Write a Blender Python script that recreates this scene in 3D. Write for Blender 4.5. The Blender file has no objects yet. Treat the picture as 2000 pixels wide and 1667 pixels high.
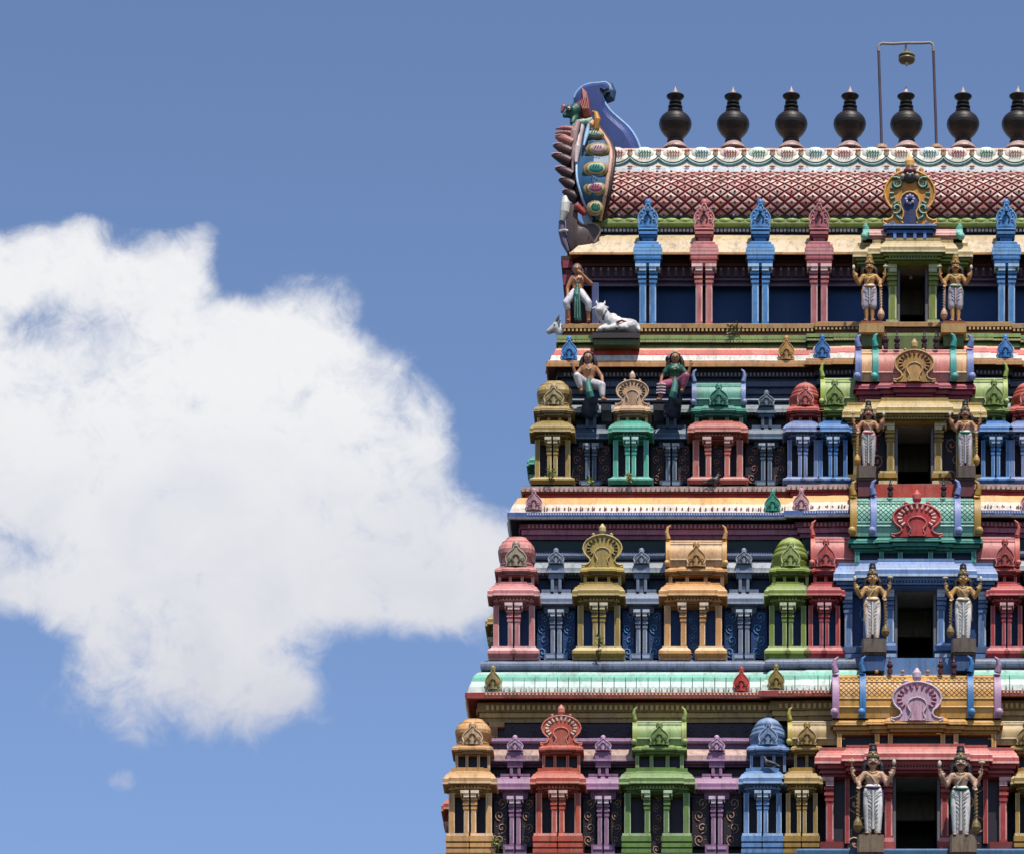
import bpy, math, random
from mathutils import Vector, Matrix
random.seed(7)
SC = bpy.context.scene
COL = SC.collection
# ------------------------------------------------------------------ camera
# level telephoto camera with a rise (vertical lens shift), 100 m from the front of the tower
cd = bpy.data.cameras.new('camera'); cam = bpy.data.objects.new('camera', cd); COL.objects.link(cam)
cam.location = (5, -100, 0); cam.rotation_euler = (math.radians(90), 0, 0)
cd.sensor_width = 36; cd.lens = 180; cd.shift_y = (4900-833.5)/2000.0; cd.shift_x = -500/2000.0
cd.clip_start = 1; cd.clip_end = 5000
SC.camera = cam
SC.render.resolution_x = 1024; SC.render.resolution_y = 853
SC.view_settings.view_transform = 'Standard'; SC.view_settings.look = 'None'
SC.view_settings.exposure = 0.25; SC.view_settings.gamma = 1
# ------------------------------------------------------------------ sun and sky
SUN_EL, SUN_AZ = math.radians(65), math.radians(22)      # azimuth measured to the right of the camera's back
sd = Vector((math.sin(SUN_AZ)*math.cos(SUN_EL), -math.cos(SUN_AZ)*math.cos(SUN_EL), math.sin(SUN_EL)))
sl = bpy.data.lights.new('sun', 'SUN'); sl.energy = 5.0; sl.angle = math.radians(0.5); sl.color = (1, .945, .85)
so = bpy.data.objects.new('sun', sl); COL.objects.link(so); so.rotation_euler = sd.to_track_quat('Z', 'Y').to_euler()
so.location = (20, -60, 90)

def build_world():
    w = bpy.data.worlds.new('World'); SC.world = w; w.use_nodes = True
    nt = w.node_tree; nt.nodes.clear(); N = nt.nodes.new; L = nt.links.new
    def m(op, a, b=None, c=None, clamp=False):
        n = N('ShaderNodeMath'); n.operation = op; n.use_clamp = clamp
        for i, x in enumerate((a, b, c)):
            if x is None: continue
            if isinstance(x, (int, float)): n.inputs[i].default_value = x
            else: L(x, n.inputs[i])
        return n.outputs[0]
    out = N('ShaderNodeOutputWorld'); bg = N('ShaderNodeBackground'); bg.inputs[1].default_value = 1.0
    sky = N('ShaderNodeTexSky'); sky.sky_type = 'NISHITA'; sky.sun_disc = False
    sky.sun_elevation = SUN_EL; sky.sun_rotation = math.pi - SUN_AZ
    sky.air_density = 1.0; sky.dust_density = 0.6; sky.ozone_density = 1.6
    sc = N('ShaderNodeVectorMath'); sc.operation = 'SCALE'; L(sky.outputs[0], sc.inputs[0]); sc.inputs['Scale'].default_value = SKY_K
    tint = N('ShaderNodeVectorMath'); tint.operation = 'MULTIPLY'; L(sc.outputs[0], tint.inputs[0]); tint.inputs[1].default_value = SKY_TINT; SKYOUT = tint.outputs[0]
    tc = N('ShaderNodeTexCoord'); sep = N('ShaderNodeSeparateXYZ'); L(tc.outputs['Generated'], sep.inputs[0])
    X, Y, Z = sep.outputs
    yy = m('MAXIMUM', Y, 0.02)
    px = m('MULTIPLY', m('DIVIDE', X, yy), 10.0)        # gnomonic sky coordinates, tenths of radian
    pz = m('MULTIPLY', m('DIVIDE', Z, yy), 10.0)
    el = N('ShaderNodeMapRange'); L(Z, el.inputs[0]); el.inputs['From Min'].default_value = .28; el.inputs['From Max'].default_value = .47; el.inputs['To Min'].default_value = 1.14; el.inputs['To Max'].default_value = .86
    grd = N('ShaderNodeVectorMath'); grd.operation = 'SCALE'; L(SKYOUT, grd.inputs[0]); L(el.outputs[0], grd.inputs['Scale']); tint = grd
    cmb = N('ShaderNodeCombineXYZ'); L(px, cmb.inputs[0]); L(pz, cmb.inputs[1])
    P = cmb.outputs[0]
    def noise(scale, det, rough, off, dist=0):
        v = N('ShaderNodeVectorMath'); v.operation = 'ADD'; L(P, v.inputs[0]); v.inputs[1].default_value = (off, off*1.7, off*.3)
        n = N('ShaderNodeTexNoise'); n.inputs['Scale'].default_value = scale; n.inputs['Detail'].default_value = det
        n.inputs['Roughness'].default_value = rough; n.inputs['Distortion'].default_value = dist
        L(v.outputs[0], n.inputs['Vector']); return n.outputs['Fac']
    n1 = noise(3.1, 12, .60, 3.1, .2); n2 = noise(12, 9, .66, 7.7, .5); n3 = noise(1.5, 4, .5, 11.3); n4 = noise(4.5, 8, .6, 23.0, .4)
    # cloud lobes: (u, v, radius x, radius y) in photograph units
    lobes = CLOUD
    f = None
    for (u, v, ru, rv, wgt) in lobes:
        a = m('DIVIDE', m('SUBTRACT', px, (u-1500)/1000.0), ru/1000.0)
        b = m('DIVIDE', m('SUBTRACT', pz, (4900-v)/1000.0), rv/1000.0)
        d = m('ADD', m('MULTIPLY', a, a), m('MULTIPLY', b, b))
        g = m('MULTIPLY', m('EXPONENT', m('MULTIPLY', d, -0.9)), wgt)
        f = g if f is None else m('ADD', f, g)
    fc = m('MINIMUM', f, 1.0)
    for (u, v, ru, rv, wgt) in HOLES:
        a = m('DIVIDE', m('SUBTRACT', px, (u-1500)/1000.0), ru/1000.0); b = m('DIVIDE', m('SUBTRACT', pz, (4900-v)/1000.0), rv/1000.0)
        fc = m('SUBTRACT', fc, m('MULTIPLY', m('EXPONENT', m('MULTIPLY', m('ADD', m('MULTIPLY', a, a), m('MULTIPLY', b, b)), -1.0)), wgt))
    fc = m('MULTIPLY', m('MAXIMUM', fc, 0.0), 1.55)
    dis = m('ADD', m('MULTIPLY', m('SUBTRACT', n1, .5), 2.3), m('MULTIPLY', m('SUBTRACT', n2, .5), 1.7))
    field = m('ADD', fc, m('MULTIPLY', dis, m('MULTIPLY', fc, 3.2, clamp=True)))
    dens = m('MULTIPLY', m('SUBTRACT', field, .27), .80, clamp=True)
    dens = m('MULTIPLY', m('MULTIPLY', dens, dens), m('SUBTRACT', 3.0, m('MULTIPLY', dens, 2.0)))
    dens = m('MULTIPLY', dens, .97)
    dens = m('MULTIPLY', dens, m('SUBTRACT', 1.0, m('MULTIPLY', m('MULTIPLY', m('SUBTRACT', n4, .48), 1.5, clamp=True), m('MULTIPLY', m('SUBTRACT', 2.0, fc), .55, clamp=True))))
    # thickness dims the lower middle of the cloud, noise breaks it up
    vv = m('SUBTRACT', (4900-760)/1000.0, pz)
    shade = m('MULTIPLY', m('MULTIPLY', vv, 1.5, clamp=True), m('ADD', m('MULTIPLY', n3, .9), m('MULTIPLY', n4, .7)), clamp=True)
    mixc = N('ShaderNodeMix'); mixc.data_type = 'RGBA'; L(shade, mixc.inputs[0])
    mixc.inputs[6].default_value = tuple(c*CLOUD_K for c in (.92, .92, .93)) + (1,)
    mixc.inputs[7].default_value = tuple(c*CLOUD_K for c in (.60, .61, .69)) + (1,)
    mx = N('ShaderNodeMix'); mx.data_type = 'RGBA'; L(dens, mx.inputs[0]); L(tint.outputs[0], mx.inputs[6]); L(mixc.outputs[2], mx.inputs[7])
    L(mx.outputs[2], bg.inputs[0]); L(bg.outputs[0], out.inputs[0])
SKY_K = 0.082; SKY_TINT = (1.27, 1.31, 1.49); CLOUD_K = 0.83
CLOUD = [(60, 760, 200, 210, .85), (-50, 560, 150, 95, .9), (140, 520, 130, 115, .8), (330, 620, 140, 130, .85), (400, 480, 45, 65, .5),
         (540, 730, 150, 130, .85), (300, 900, 380, 240, 1.2), (700, 880, 190, 170, 1.0), (790, 770, 100, 90, .5), (520, 1080, 360, 150, 1.0), (160, 1110, 230, 120, .85),
         (830, 1130, 180, 100, .9), (960, 1110, 110, 80, .6), (330, 1290, 190, 110, .85), (480, 1390, 110, 75, .6), (240, 1530, 36, 24, .40), (600, 1350, 70, 35, .4), (180, 440, 60, 30, .5)]
HOLES = [(460, 520, 55, 60, .9), (985, 880, 100, 110, .8), (960, 720, 150, 110, .6), (85, 640, 90, 45, .42), (50, 1070, 60, 50, .35), (820, 620, 90, 60, .5), (230, 470, 45, 40, .35), (60, 1260, 140, 70, .6), (760, 1310, 120, 60, .8), (250, 400, 260, 50, .6), (20, 370, 120, 45, .8)]
build_world()

# ------------------------------------------------------------------ coordinates: a photograph point (u,v) at depth Y
def Z(v, Y): return (4900-v)*(100+Y)/10000.0
def X(u, Y): return 5+(u-1500)*(100+Y)/10000.0
def U_(x, Y): return 1500+(x-5)*10000.0/(100+Y)
XC = 7.893                                            # the tower's middle axis
def MX(x): return 2*XC-x

# ------------------------------------------------------------------ materials
def lin(h):
    h = h.lstrip('#'); o = []
    for i in (0, 2, 4):
        c = int(h[i:i+2], 16)/255.0
        o.append(c/12.92 if c <= .04045 else ((c+.055)/1.055)**2.4)
    return o
MATS = {}
def paint(h, rough=.45, dirt=.5, gloss=0, metal=0.0):
    key = (h, rough, dirt, metal)
    if key in MATS: return MATS[key]
    mt = bpy.data.materials.new('painted_plaster_'+h.lstrip('#')); mt.use_nodes = True
    nt = mt.node_tree; N = nt.nodes.new; L = nt.links.new
    bs = nt.nodes['Principled BSDF']; c = [x*.78 for x in lin(h)]; gy_ = sum(c)/3; c = [max(.003, gy_+(x-gy_)*1.0) for x in c]
    geo = N('ShaderNodeNewGeometry')
    def noise(sc, det, rg, vec=None):
        n = N('ShaderNodeTexNoise'); n.inputs['Scale'].default_value = sc; n.inputs['Detail'].default_value = det
        n.inputs['Roughness'].default_value = rg; L(vec or geo.outputs['Position'], n.inputs['Vector']); return n.outputs['Fac']
    def ramp(fac, a, b):
        r = N('ShaderNodeMapRange'); r.inputs['From Min'].default_value = a; r.inputs['From Max'].default_value = b; L(fac, r.inputs[0]); return r.outputs[0]
    def mix(fac, a, b, mode='MIX'):
        n = N('ShaderNodeMix'); n.data_type = 'RGBA'; n.blend_type = mode
        if isinstance(fac, float): n.inputs[0].default_value = fac
        else: L(fac, n.inputs[0])
        for i, x in ((6, a), (7, b)):
            if isinstance(x, tuple): n.inputs[i].default_value = x
            else: L(x, n.inputs[i])
        return n.outputs[2]
    mp = N('ShaderNodeMapping'); mp.inputs['Scale'].default_value = (1, 1, .22); L(geo.outputs['Position'], mp.inputs[0])
    base = mix(ramp(noise(1.1, 4, .6), .35, .65), tuple(x*.82 for x in c)+(1,), tuple(min(1, x*1.12) for x in c)+(1,))
    mxc = max(c); pale = tuple(min(1, x*.78+.20*mxc) for x in c)+(1,)      # sun-bleached patches
    dark = tuple(x*.26+.012 for x in c)+(1,)             # soot and lichen
    f1 = ramp(noise(3.1, 6, .65), .50, .68)
    a = mix(mul(nt, f1, min(.8, .42*dirt/.35)), base, pale)
    f2 = ramp(noise(6.5, 8, .74, mp.outputs[0]), .50, .68)
    b = mix(mul(nt, f2, min(1.0, dirt*1.25)), a, dark)
    f3 = ramp(noise(30, 4, .7), .56, .70)
    cc = mix(mul(nt, f3, min(1.0, dirt*.95)), b, dark)
    mp2 = N('ShaderNodeMapping'); mp2.inputs['Scale'].default_value = (1, 1, .10); L(geo.outputs['Position'], mp2.inputs[0])
    f4 = ramp(noise(15, 5, .7, mp2.outputs[0]), .54, .70)
    cc = mix(mul(nt, f4, min(1.0, dirt*1.3)), cc, dark)
    L(cc, bs.inputs['Base Color'])
    bs.inputs['Roughness'].default_value = rough; bs.inputs['Metallic'].default_value = metal
    bs.inputs['Specular IOR Level'].default_value = .32
    bp = N('ShaderNodeBump'); bp.inputs['Strength'].default_value = .35; bp.inputs['Distance'].default_value = .012
    L(noise(26, 6, .7), bp.inputs['Height']); L(bp.outputs[0], bs.inputs['Normal'])
    MATS[key] = mt; return mt
def mul(nt, s, k):
    n = nt.nodes.new('ShaderNodeMath'); n.operation = 'MULTIPLY'; n.inputs[1].default_value = k; nt.links.new(s, n.inputs[0]); return n.outputs[0]
def shift(h, k, w=0.0):                                # a lighter or deeper tone of the paint; pale edge tones also imitate sunlight
    h = h.lstrip('#'); o = ''
    for i in (0, 2, 4):
        c = int(h[i:i+2], 16)*k; c = c+(255-c)*w; o += '%02x' % int(max(0, min(255, c)))
    return '#'+o

# ------------------------------------------------------------------ mesh builder
def catmull(pts, n=4, closed=False):
    o = []; N_ = len(pts)
    for i in range(N_-1):
        p0, p1, p2, p3 = pts[max(i-1, 0)], pts[i], pts[i+1], pts[min(i+2, N_-1)]
        for q in range(n):
            t = q/float(n); o.append(tuple(.5*((2*b)+(-a+c)*t+(2*a-5*b+4*c-d)*t*t+(-a+3*b-3*c+d)*t**3) for a, b, c, d in zip(p0, p1, p2, p3)))
    o.append(tuple(pts[-1])); return o
class MB:
    def __init__(s): s.v = []; s.f = []; s.m = []; s.sm = []; s.mats = []
    def mi(s, mat):
        if isinstance(mat, str): mat = paint(mat)
        if mat not in s.mats: s.mats.append(mat)
        return s.mats.index(mat)
    def add(s, vs, fs, mat, smooth=False):
        b = len(s.v); k = s.mi(mat); s.v.extend(vs)
        for f in fs: s.f.append([b+i for i in f]); s.m.append(k); s.sm.append(smooth)
    def box(s, x0, x1, y0, y1, z0, z1, mat):
        s.add([(x0,y0,z0),(x1,y0,z0),(x1,y1,z0),(x0,y1,z0),(x0,y0,z1),(x1,y0,z1),(x1,y1,z1),(x0,y1,z1)],
              [(0,3,2,1),(4,5,6,7),(0,1,5,4),(1,2,6,5),(2,3,7,6),(3,0,4,7)], mat)
    def cham(s, x0, x1, y0, y1, z0, z1, c, mat, mat2=None):
        p = [(x0+c,y0),(x1-c,y0),(x1,y0+c),(x1,y1-c),(x1-c,y1),(x0+c,y1),(x0,y1-c),(x0,y0+c)]
        vs = [(x,y,z0) for x,y in p]+[(x,y,z1) for x,y in p]
        for i in range(8):
            j = (i+1) % 8
            s.add([vs[i],vs[j],vs[8+j],vs[8+i]], [(0,1,2,3)], mat2 if (mat2 and i in (1,3,5,7)) else mat)
        s.add(vs, [tuple(range(8,16)), tuple(range(7,-1,-1))], mat)
    def lathe(s, cx, cy, prof, n, mat, sy=1.0, power=None, smooth=True, mats=None):
        rings = []
        for (r, z) in prof:
            ring = []
            for k in range(n):
                a = 2*math.pi*(k+.5)/n; ca, sa = math.cos(a), math.sin(a); q = 1.0
                if power: q = (abs(ca)**power+abs(sa)**power)**(-1.0/power)
                ring.append((cx+r*ca*q, cy+r*sa*q*sy, z))
            rings.append(ring)
        for i in range(len(rings)-1):
            vs = rings[i]+rings[i+1]; up = 1 if prof[i+1][1] >= prof[i][1] else 1
            fs = [(k,(k+1)%n,n+(k+1)%n,n+k) for k in range(n)]
            s.add(vs, fs, mats[i] if mats else mat, smooth)
        s.add(rings[0], [tuple(range(n-1,-1,-1))], mats[0] if mats else mat); s.add(rings[-1], [tuple(range(n))], mats[-1] if mats else mat)
    def tube(s, pts, r, n, mat, smooth=True, flat=1.0):
        pts = [Vector(p) for p in pts]; rs = r if isinstance(r, (list, tuple)) else [r]*len(pts); rings = []
        up0 = None
        for i, p in enumerate(pts):
            d = (pts[min(i+1, len(pts)-1)]-pts[max(i-1, 0)]).normalized()
            if up0 is None:
                up0 = Vector((0,1,0)) if abs(d.y) < .9 else Vector((0,0,1))
            a = d.cross(up0)
            if a.length < 1e-4: a = d.cross(Vector((1,0,0)))
            a.normalize(); b = a.cross(d).normalized(); up0 = b if b.length > 0 else up0
            rings.append([tuple(p+(a*math.cos(2*math.pi*k/n)+b*math.sin(2*math.pi*k/n)*flat)*rs[i]) for k in range(n)])
        for i in range(len(rings)-1):
            s.add(rings[i]+rings[i+1], [(k,n+k,n+(k+1)%n,(k+1)%n) for k in range(n)], mat, smooth)
        s.add(rings[0], [tuple(range(n))], mat); s.add(rings[-1], [tuple(range(n-1,-1,-1))], mat)
    def capsule(s, p0, p1, r0, r1, mat, n=10, flat=1.0):
        p0 = Vector(p0); p1 = Vector(p1); d = p1-p0; l = d.length
        if l < 1e-5: d = Vector((0,0,1))
        else: d = d/l
        pts = []; rs = []
        for a in (0, 25, 55): pts.append(p0-d*r0*math.cos(math.radians(a))); rs.append(max(.0008, r0*math.sin(math.radians(a))))
        pts.append(p0); rs.append(r0)
        pts.append(p1); rs.append(r1)
        for a in (55, 25, 0): pts.append(p1+d*r1*math.cos(math.radians(a))); rs.append(max(.0008, r1*math.sin(math.radians(a))))
        s.tube(pts, rs, n, mat, True, flat)
    def ball(s, c, r, mat, n=12, sc=(1,1,1)):
        vs = []; fs = []; R = n//2
        for i in range(1, R):
            t = math.pi*i/R
            for k in range(n):
                a = 2*math.pi*k/n; vs.append((c[0]+r*sc[0]*math.sin(t)*math.cos(a), c[1]+r*sc[1]*math.sin(t)*math.sin(a), c[2]+r*sc[2]*math.cos(t)))
        for i in range(R-2):
            for k in range(n): fs.append((i*n+k, (i+1)*n+k, (i+1)*n+(k+1)%n, i*n+(k+1)%n))
        t = len(vs); vs += [(c[0],c[1],c[2]+r*sc[2]), (c[0],c[1],c[2]-r*sc[2])]
        for k in range(n): fs.append((t, k, (k+1)%n)); fs.append((t+1, (R-2)*n+(k+1)%n, (R-2)*n+k))
        s.add(vs, fs, mat, True)
    def plate(s, cx, half, y0, y1, z0, mat, mside=None, ridge=0.0, rim=0.0, mrim=None):
        """a symmetrical outline (right half, from the bottom middle to the top middle) with real thickness, slightly ridged down its middle"""
        mside = mside or mat; n = len(half)
        fr = [(x, y0+abs(x)*ridge, z0+z) for x, z in half]
        R = [(cx+x, y, z) for x, y, z in fr]; Lh = [(cx-x, y, z) for x, y, z in fr]
        s.add(R, [tuple(range(n))], mat); s.add(Lh, [tuple(range(n-1,-1,-1))], mat)
        Rb = [(x, y1, z) for x, y, z in R]; Lb = [(x, y1, z) for x, y, z in Lh]
        s.add(Rb, [tuple(range(n-1,-1,-1))], mside); s.add(Lb, [tuple(range(n))], mside)
        for i in range(n-1):
            s.add([R[i],R[i+1],Rb[i+1],Rb[i]], [(0,3,2,1)], mside); s.add([Lh[i],Lh[i+1],Lb[i+1],Lb[i]], [(0,1,2,3)], mside)
        if rim:
            for side in (R, Lh):
                s.tube([(x, y-rim*.3, z) for x, y, z in side[1:]], rim, 6, mrim or mside)
    def sweep(s, path, prof, Yref, caps=True):
        """prof: (offset, v, material of the strip that ends here); path: plan polyline, outward on its left looking back"""
        nrm = []
        for i in range(len(path)-1):
            dx = path[i+1][0]-path[i][0]; dy = path[i+1][1]-path[i][1]; l = math.hypot(dx, dy); nrm.append((dy/l, -dx/l))
        mit = []
        for i in range(len(path)):
            a = nrm[max(0, i-1)]; b = nrm[min(i, len(nrm)-1)]
            d = 1+a[0]*b[0]+a[1]*b[1]; mit.append(((a[0]+b[0])/d, (a[1]+b[1])/d))
        rows = []
        for e in prof:
            z = e[3] if len(e) > 3 else Z(e[1], Yref-e[0])
            rows.append([(path[i][0]+mit[i][0]*e[0], path[i][1]+mit[i][1]*e[0], z) for i in range(len(path))])
        n = len(path)
        for j in range(1, len(rows)):
            vs = rows[j-1]+rows[j]
            s.add(vs, [(i, i+1, n+i+1, n+i) for i in range(n-1)], prof[j][2])
        if caps:
            for i in (0, n-1):
                r = [rows[j][i] for j in range(len(rows))]
                s.add(r, [tuple(range(len(r))) if i else tuple(range(len(r)-1,-1,-1))], prof[-1][2])
    def build(s, name, parent=None, origin=(0,0,0), label=None):
        me = bpy.data.meshes.new(name)
        ox, oy, oz = origin
        me.from_pydata([(a-ox, b-oy, c-oz) for a, b, c in s.v], [], s.f)
        for m_ in s.mats: me.materials.append(m_)
        me.polygons.foreach_set('material_index', s.m); me.polygons.foreach_set('use_smooth', s.sm); me.update()
        o = bpy.data.objects.new(name, me); COL.objects.link(o); place(o, parent, origin)
        if label: o['label'] = label
        return o
WP = {}
def place(o, parent, origin):
    WP[o.name] = Vector(origin)
    if parent is not None:
        o.parent = parent; o.location = Vector(origin)-WP[parent.name]
    else: o.location = origin
def thing(name, label, cat, origin, group=None):
    o = bpy.data.objects.new(name, None); COL.objects.link(o); o.empty_display_size = .2; place(o, None, origin)
    o['label'] = label; o['category'] = cat
    if group: o['group'] = group
    return o
def tag(o, label, cat, group=None):
    o['label'] = label; o['category'] = cat
    if group: o['group'] = group
def copy_tree(o, parent):
    c = o.copy(); COL.objects.link(c); c.parent = parent
    for ch in o.children: copy_tree(ch, c)
    return c
def remesh(o, vox, smooth=4):
    md = o.modifiers.new('join', 'REMESH'); md.mode = 'VOXEL'; md.voxel_size = vox; md.use_smooth_shade = True
    if smooth:
        ms = o.modifiers.new('soften', 'SMOOTH'); ms.iterations = smooth; ms.factor = .5

# profile pieces (v grows downwards; write from bottom to top)
def mold(vb, vt, off, mat): return [(0, vb, mat), (off, vb, mat), (off, vt, mat), (0, vt, mat)]
def roll(vb, vt, off, mat, base=0):
    r = [(base, vb, mat)]
    for k in range(7):
        a = math.pi*k/6; r.append((base+(off-base)*math.sin(a)**.6, vb+(vt-vb)*(1-math.cos(a))/2, mat))
    return r
def kapota(vb, vt, off, mat, edge=None, inn=.3):
    e = edge or mat; h = vb-vt  # pale edge tone paints sunlit highlights onto the fascia and slope
    return [(0, vb+1, mat), (off*.85, vb+1, mat), (off*.85, vb, e), (off, vb, e), (off, vb-h*.14, e), (off*.97, vb-h*.16, mat), (off*.97, vb-h*.46, mat), (off*.86, vb-h*.52, e), (off*.60, vb-h*.80, mat), (off*.50, vb-h*.82, mat), (off*inn*.7, vt, mat), (0, vt, mat)]

# ------------------------------------------------------------------ ornaments
ARCH = [(0,0),(.44,0),(.5,.03),(.505,.09),(.43,.07),(.34,.11),(.30,.18),(.32,.27),(.39,.34),(.445,.42),(.48,.56),(.455,.68),(.39,.79),(.29,.87),(.17,.92),(.08,.94),(0,.945)]
INNER = [(0,0),(.13,0),(.17,.05),(.13,.12),(.12,.2),(.17,.3),(.19,.4),(.15,.49),(.08,.54),(0,.555)]
def horseshoe(parent, u, Y, vb, vt, w, mat, inner, bead, fin=True, name='horseshoe_gable', org=None, thick=.10, rnd=1.0):
    mb = MB(); cx = X(u, Y); z0 = Z(vb, Y); W = w*(100+Y)/10000.0; H = (Z(vt, Y)-z0); sy = H/.955
    half = [(x*W*rnd if 0 < i < 16 else x*W, z*sy) for i, (x, z) in enumerate(ARCH)]
    lt = shift(mat, 1.06, .25)
    mb.plate(cx, half, Y, Y+thick, z0, mat, shift(mat, .85), .10, W*.022, lt)
    ih = [(x*W, z*sy) for x, z in INNER]
    mb.plate(cx, ih, Y-.025, Y+.02, z0, inner, inner, .10, W*.018, lt)
    n = 15
    for k in range(n):
        a = math.radians(-38+256*k/(n-1)); r = W*.30
        bx = cx+math.cos(a)*r; bz = z0+sy*.55+math.sin(a)*.24*sy
        if bz < z0+.1*sy: continue
        mb.tube([(bx, Y+abs(bx-cx)*.1-.006, bz), (bx+math.cos(a)*W*.085, Y+abs(bx-cx)*.1-.004, bz+math.sin(a)*W*.085)], [W*.024, W*.034], 6, bead)
    o = mb.build(name, parent, (cx, Y, z0) if org is None else org)
    if fin:
        fb = MB(); zt = z0+H; k = W*.09
        fb.lathe(cx, Y+thick/2, [(k*.7, zt-k*.4), (k*.6, zt+k*.3), (k*1.0, zt+k*.9), (k*1.05, zt+k*1.9), (k*.6, zt+k*2.6), (k*.3, zt+k*3.1)], 10, lt)
        for sx in (-1, 1):
            fb.lathe(cx+sx*W*.22, Y+thick/2, [(k*.5, z0+sy*.86), (k*.45, z0+sy*.93), (k*.55, z0+sy*.98), (k*.1, z0+sy*1.03)], 8, lt)
        fb.build('knob_finial', o, (cx, Y, zt))
    return o
EGG = [(0,0),(.42,0),(.5,.03),(.46,.09),(.43,.15),(.48,.26),(.5,.38),(.46,.50),(.36,.63),(.23,.73),(.14,.79),(.10,.85),(.08,.93),(0,.935)]
def gable_ornament(parent, u, Y, vb, vt, w, mat, relief=None, ridge=.35, fancy=False, side=None):
    """small egg-shaped gable ornament with a ball on top"""
    mb = MB(); cx = X(u, Y); z0 = Z(vb, Y); W = w*(100+Y)/10000.0; H = Z(vt, Y)-z0; rel = relief or shift(mat, .62)
    lt = shift(mat, 1.05, .32); s_ = H*.80
    half = [(x*W, z*s_/.935) for x, z in EGG]
    ridge *= .8; mb.plate(cx, half, Y-W*.2, Y+.08, z0, mat, shift(mat, .9), ridge, W*.035, lt)
    mb.ball((cx, Y-W*.05, z0+H*.87), W*.19, mat, 10, (1, 1, 1.15))
    mb.tube([(cx, Y-W*.05, z0+H*.93), (cx, Y-W*.05, z0+H*1.02)], [W*.07, W*.02], 6, lt)
    # relief: a small arch and curls
    pts = [(cx+W*.17*math.cos(math.radians(a)), Y-W*.2, z0+s_*.34+W*.2*math.sin(math.radians(a))) for a in range(-50, 231, 28)]
    mb.tube(pts, W*.045, 5, rel)
    for sx in (-1, 1):
        pts = []
        for k in range(9):
            a = math.radians(200-45*k*1.0); r = W*(.13-.012*k); pts.append((cx+sx*(W*.31+math.cos(a)*r), Y-W*.17, z0+s_*.26+math.sin(a)*r))
        mb.tube(pts, W*.025, 4, rel if not fancy else lt)
    if fancy:
        for a in range(-30, 211, 30):
            mb.ball((cx+W*.33*math.cos(math.radians(a)), Y-W*.18, z0+s_*.48+W*.36*math.sin(math.radians(a))), W*.05, lt, 6)
        mb.ball((cx, Y-W*.3, z0+s_*.62), W*.1, rel, 8)
    return mb.build('gable_ornament', parent, (cx, Y, z0))
def barrel_profile(Yc, hd, z0, z1, n=14):
    pts = []; H = z1-z0
    for k in range(n+1):
        a = math.radians(-28+236*k/n); zz = z0+H*(.36+.64*math.sin(a)) if math.sin(a) > 0 else z0+H*(.36+.77*math.sin(a))
        pts.append((Yc-hd*math.cos(a), zz))
    return pts
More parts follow.
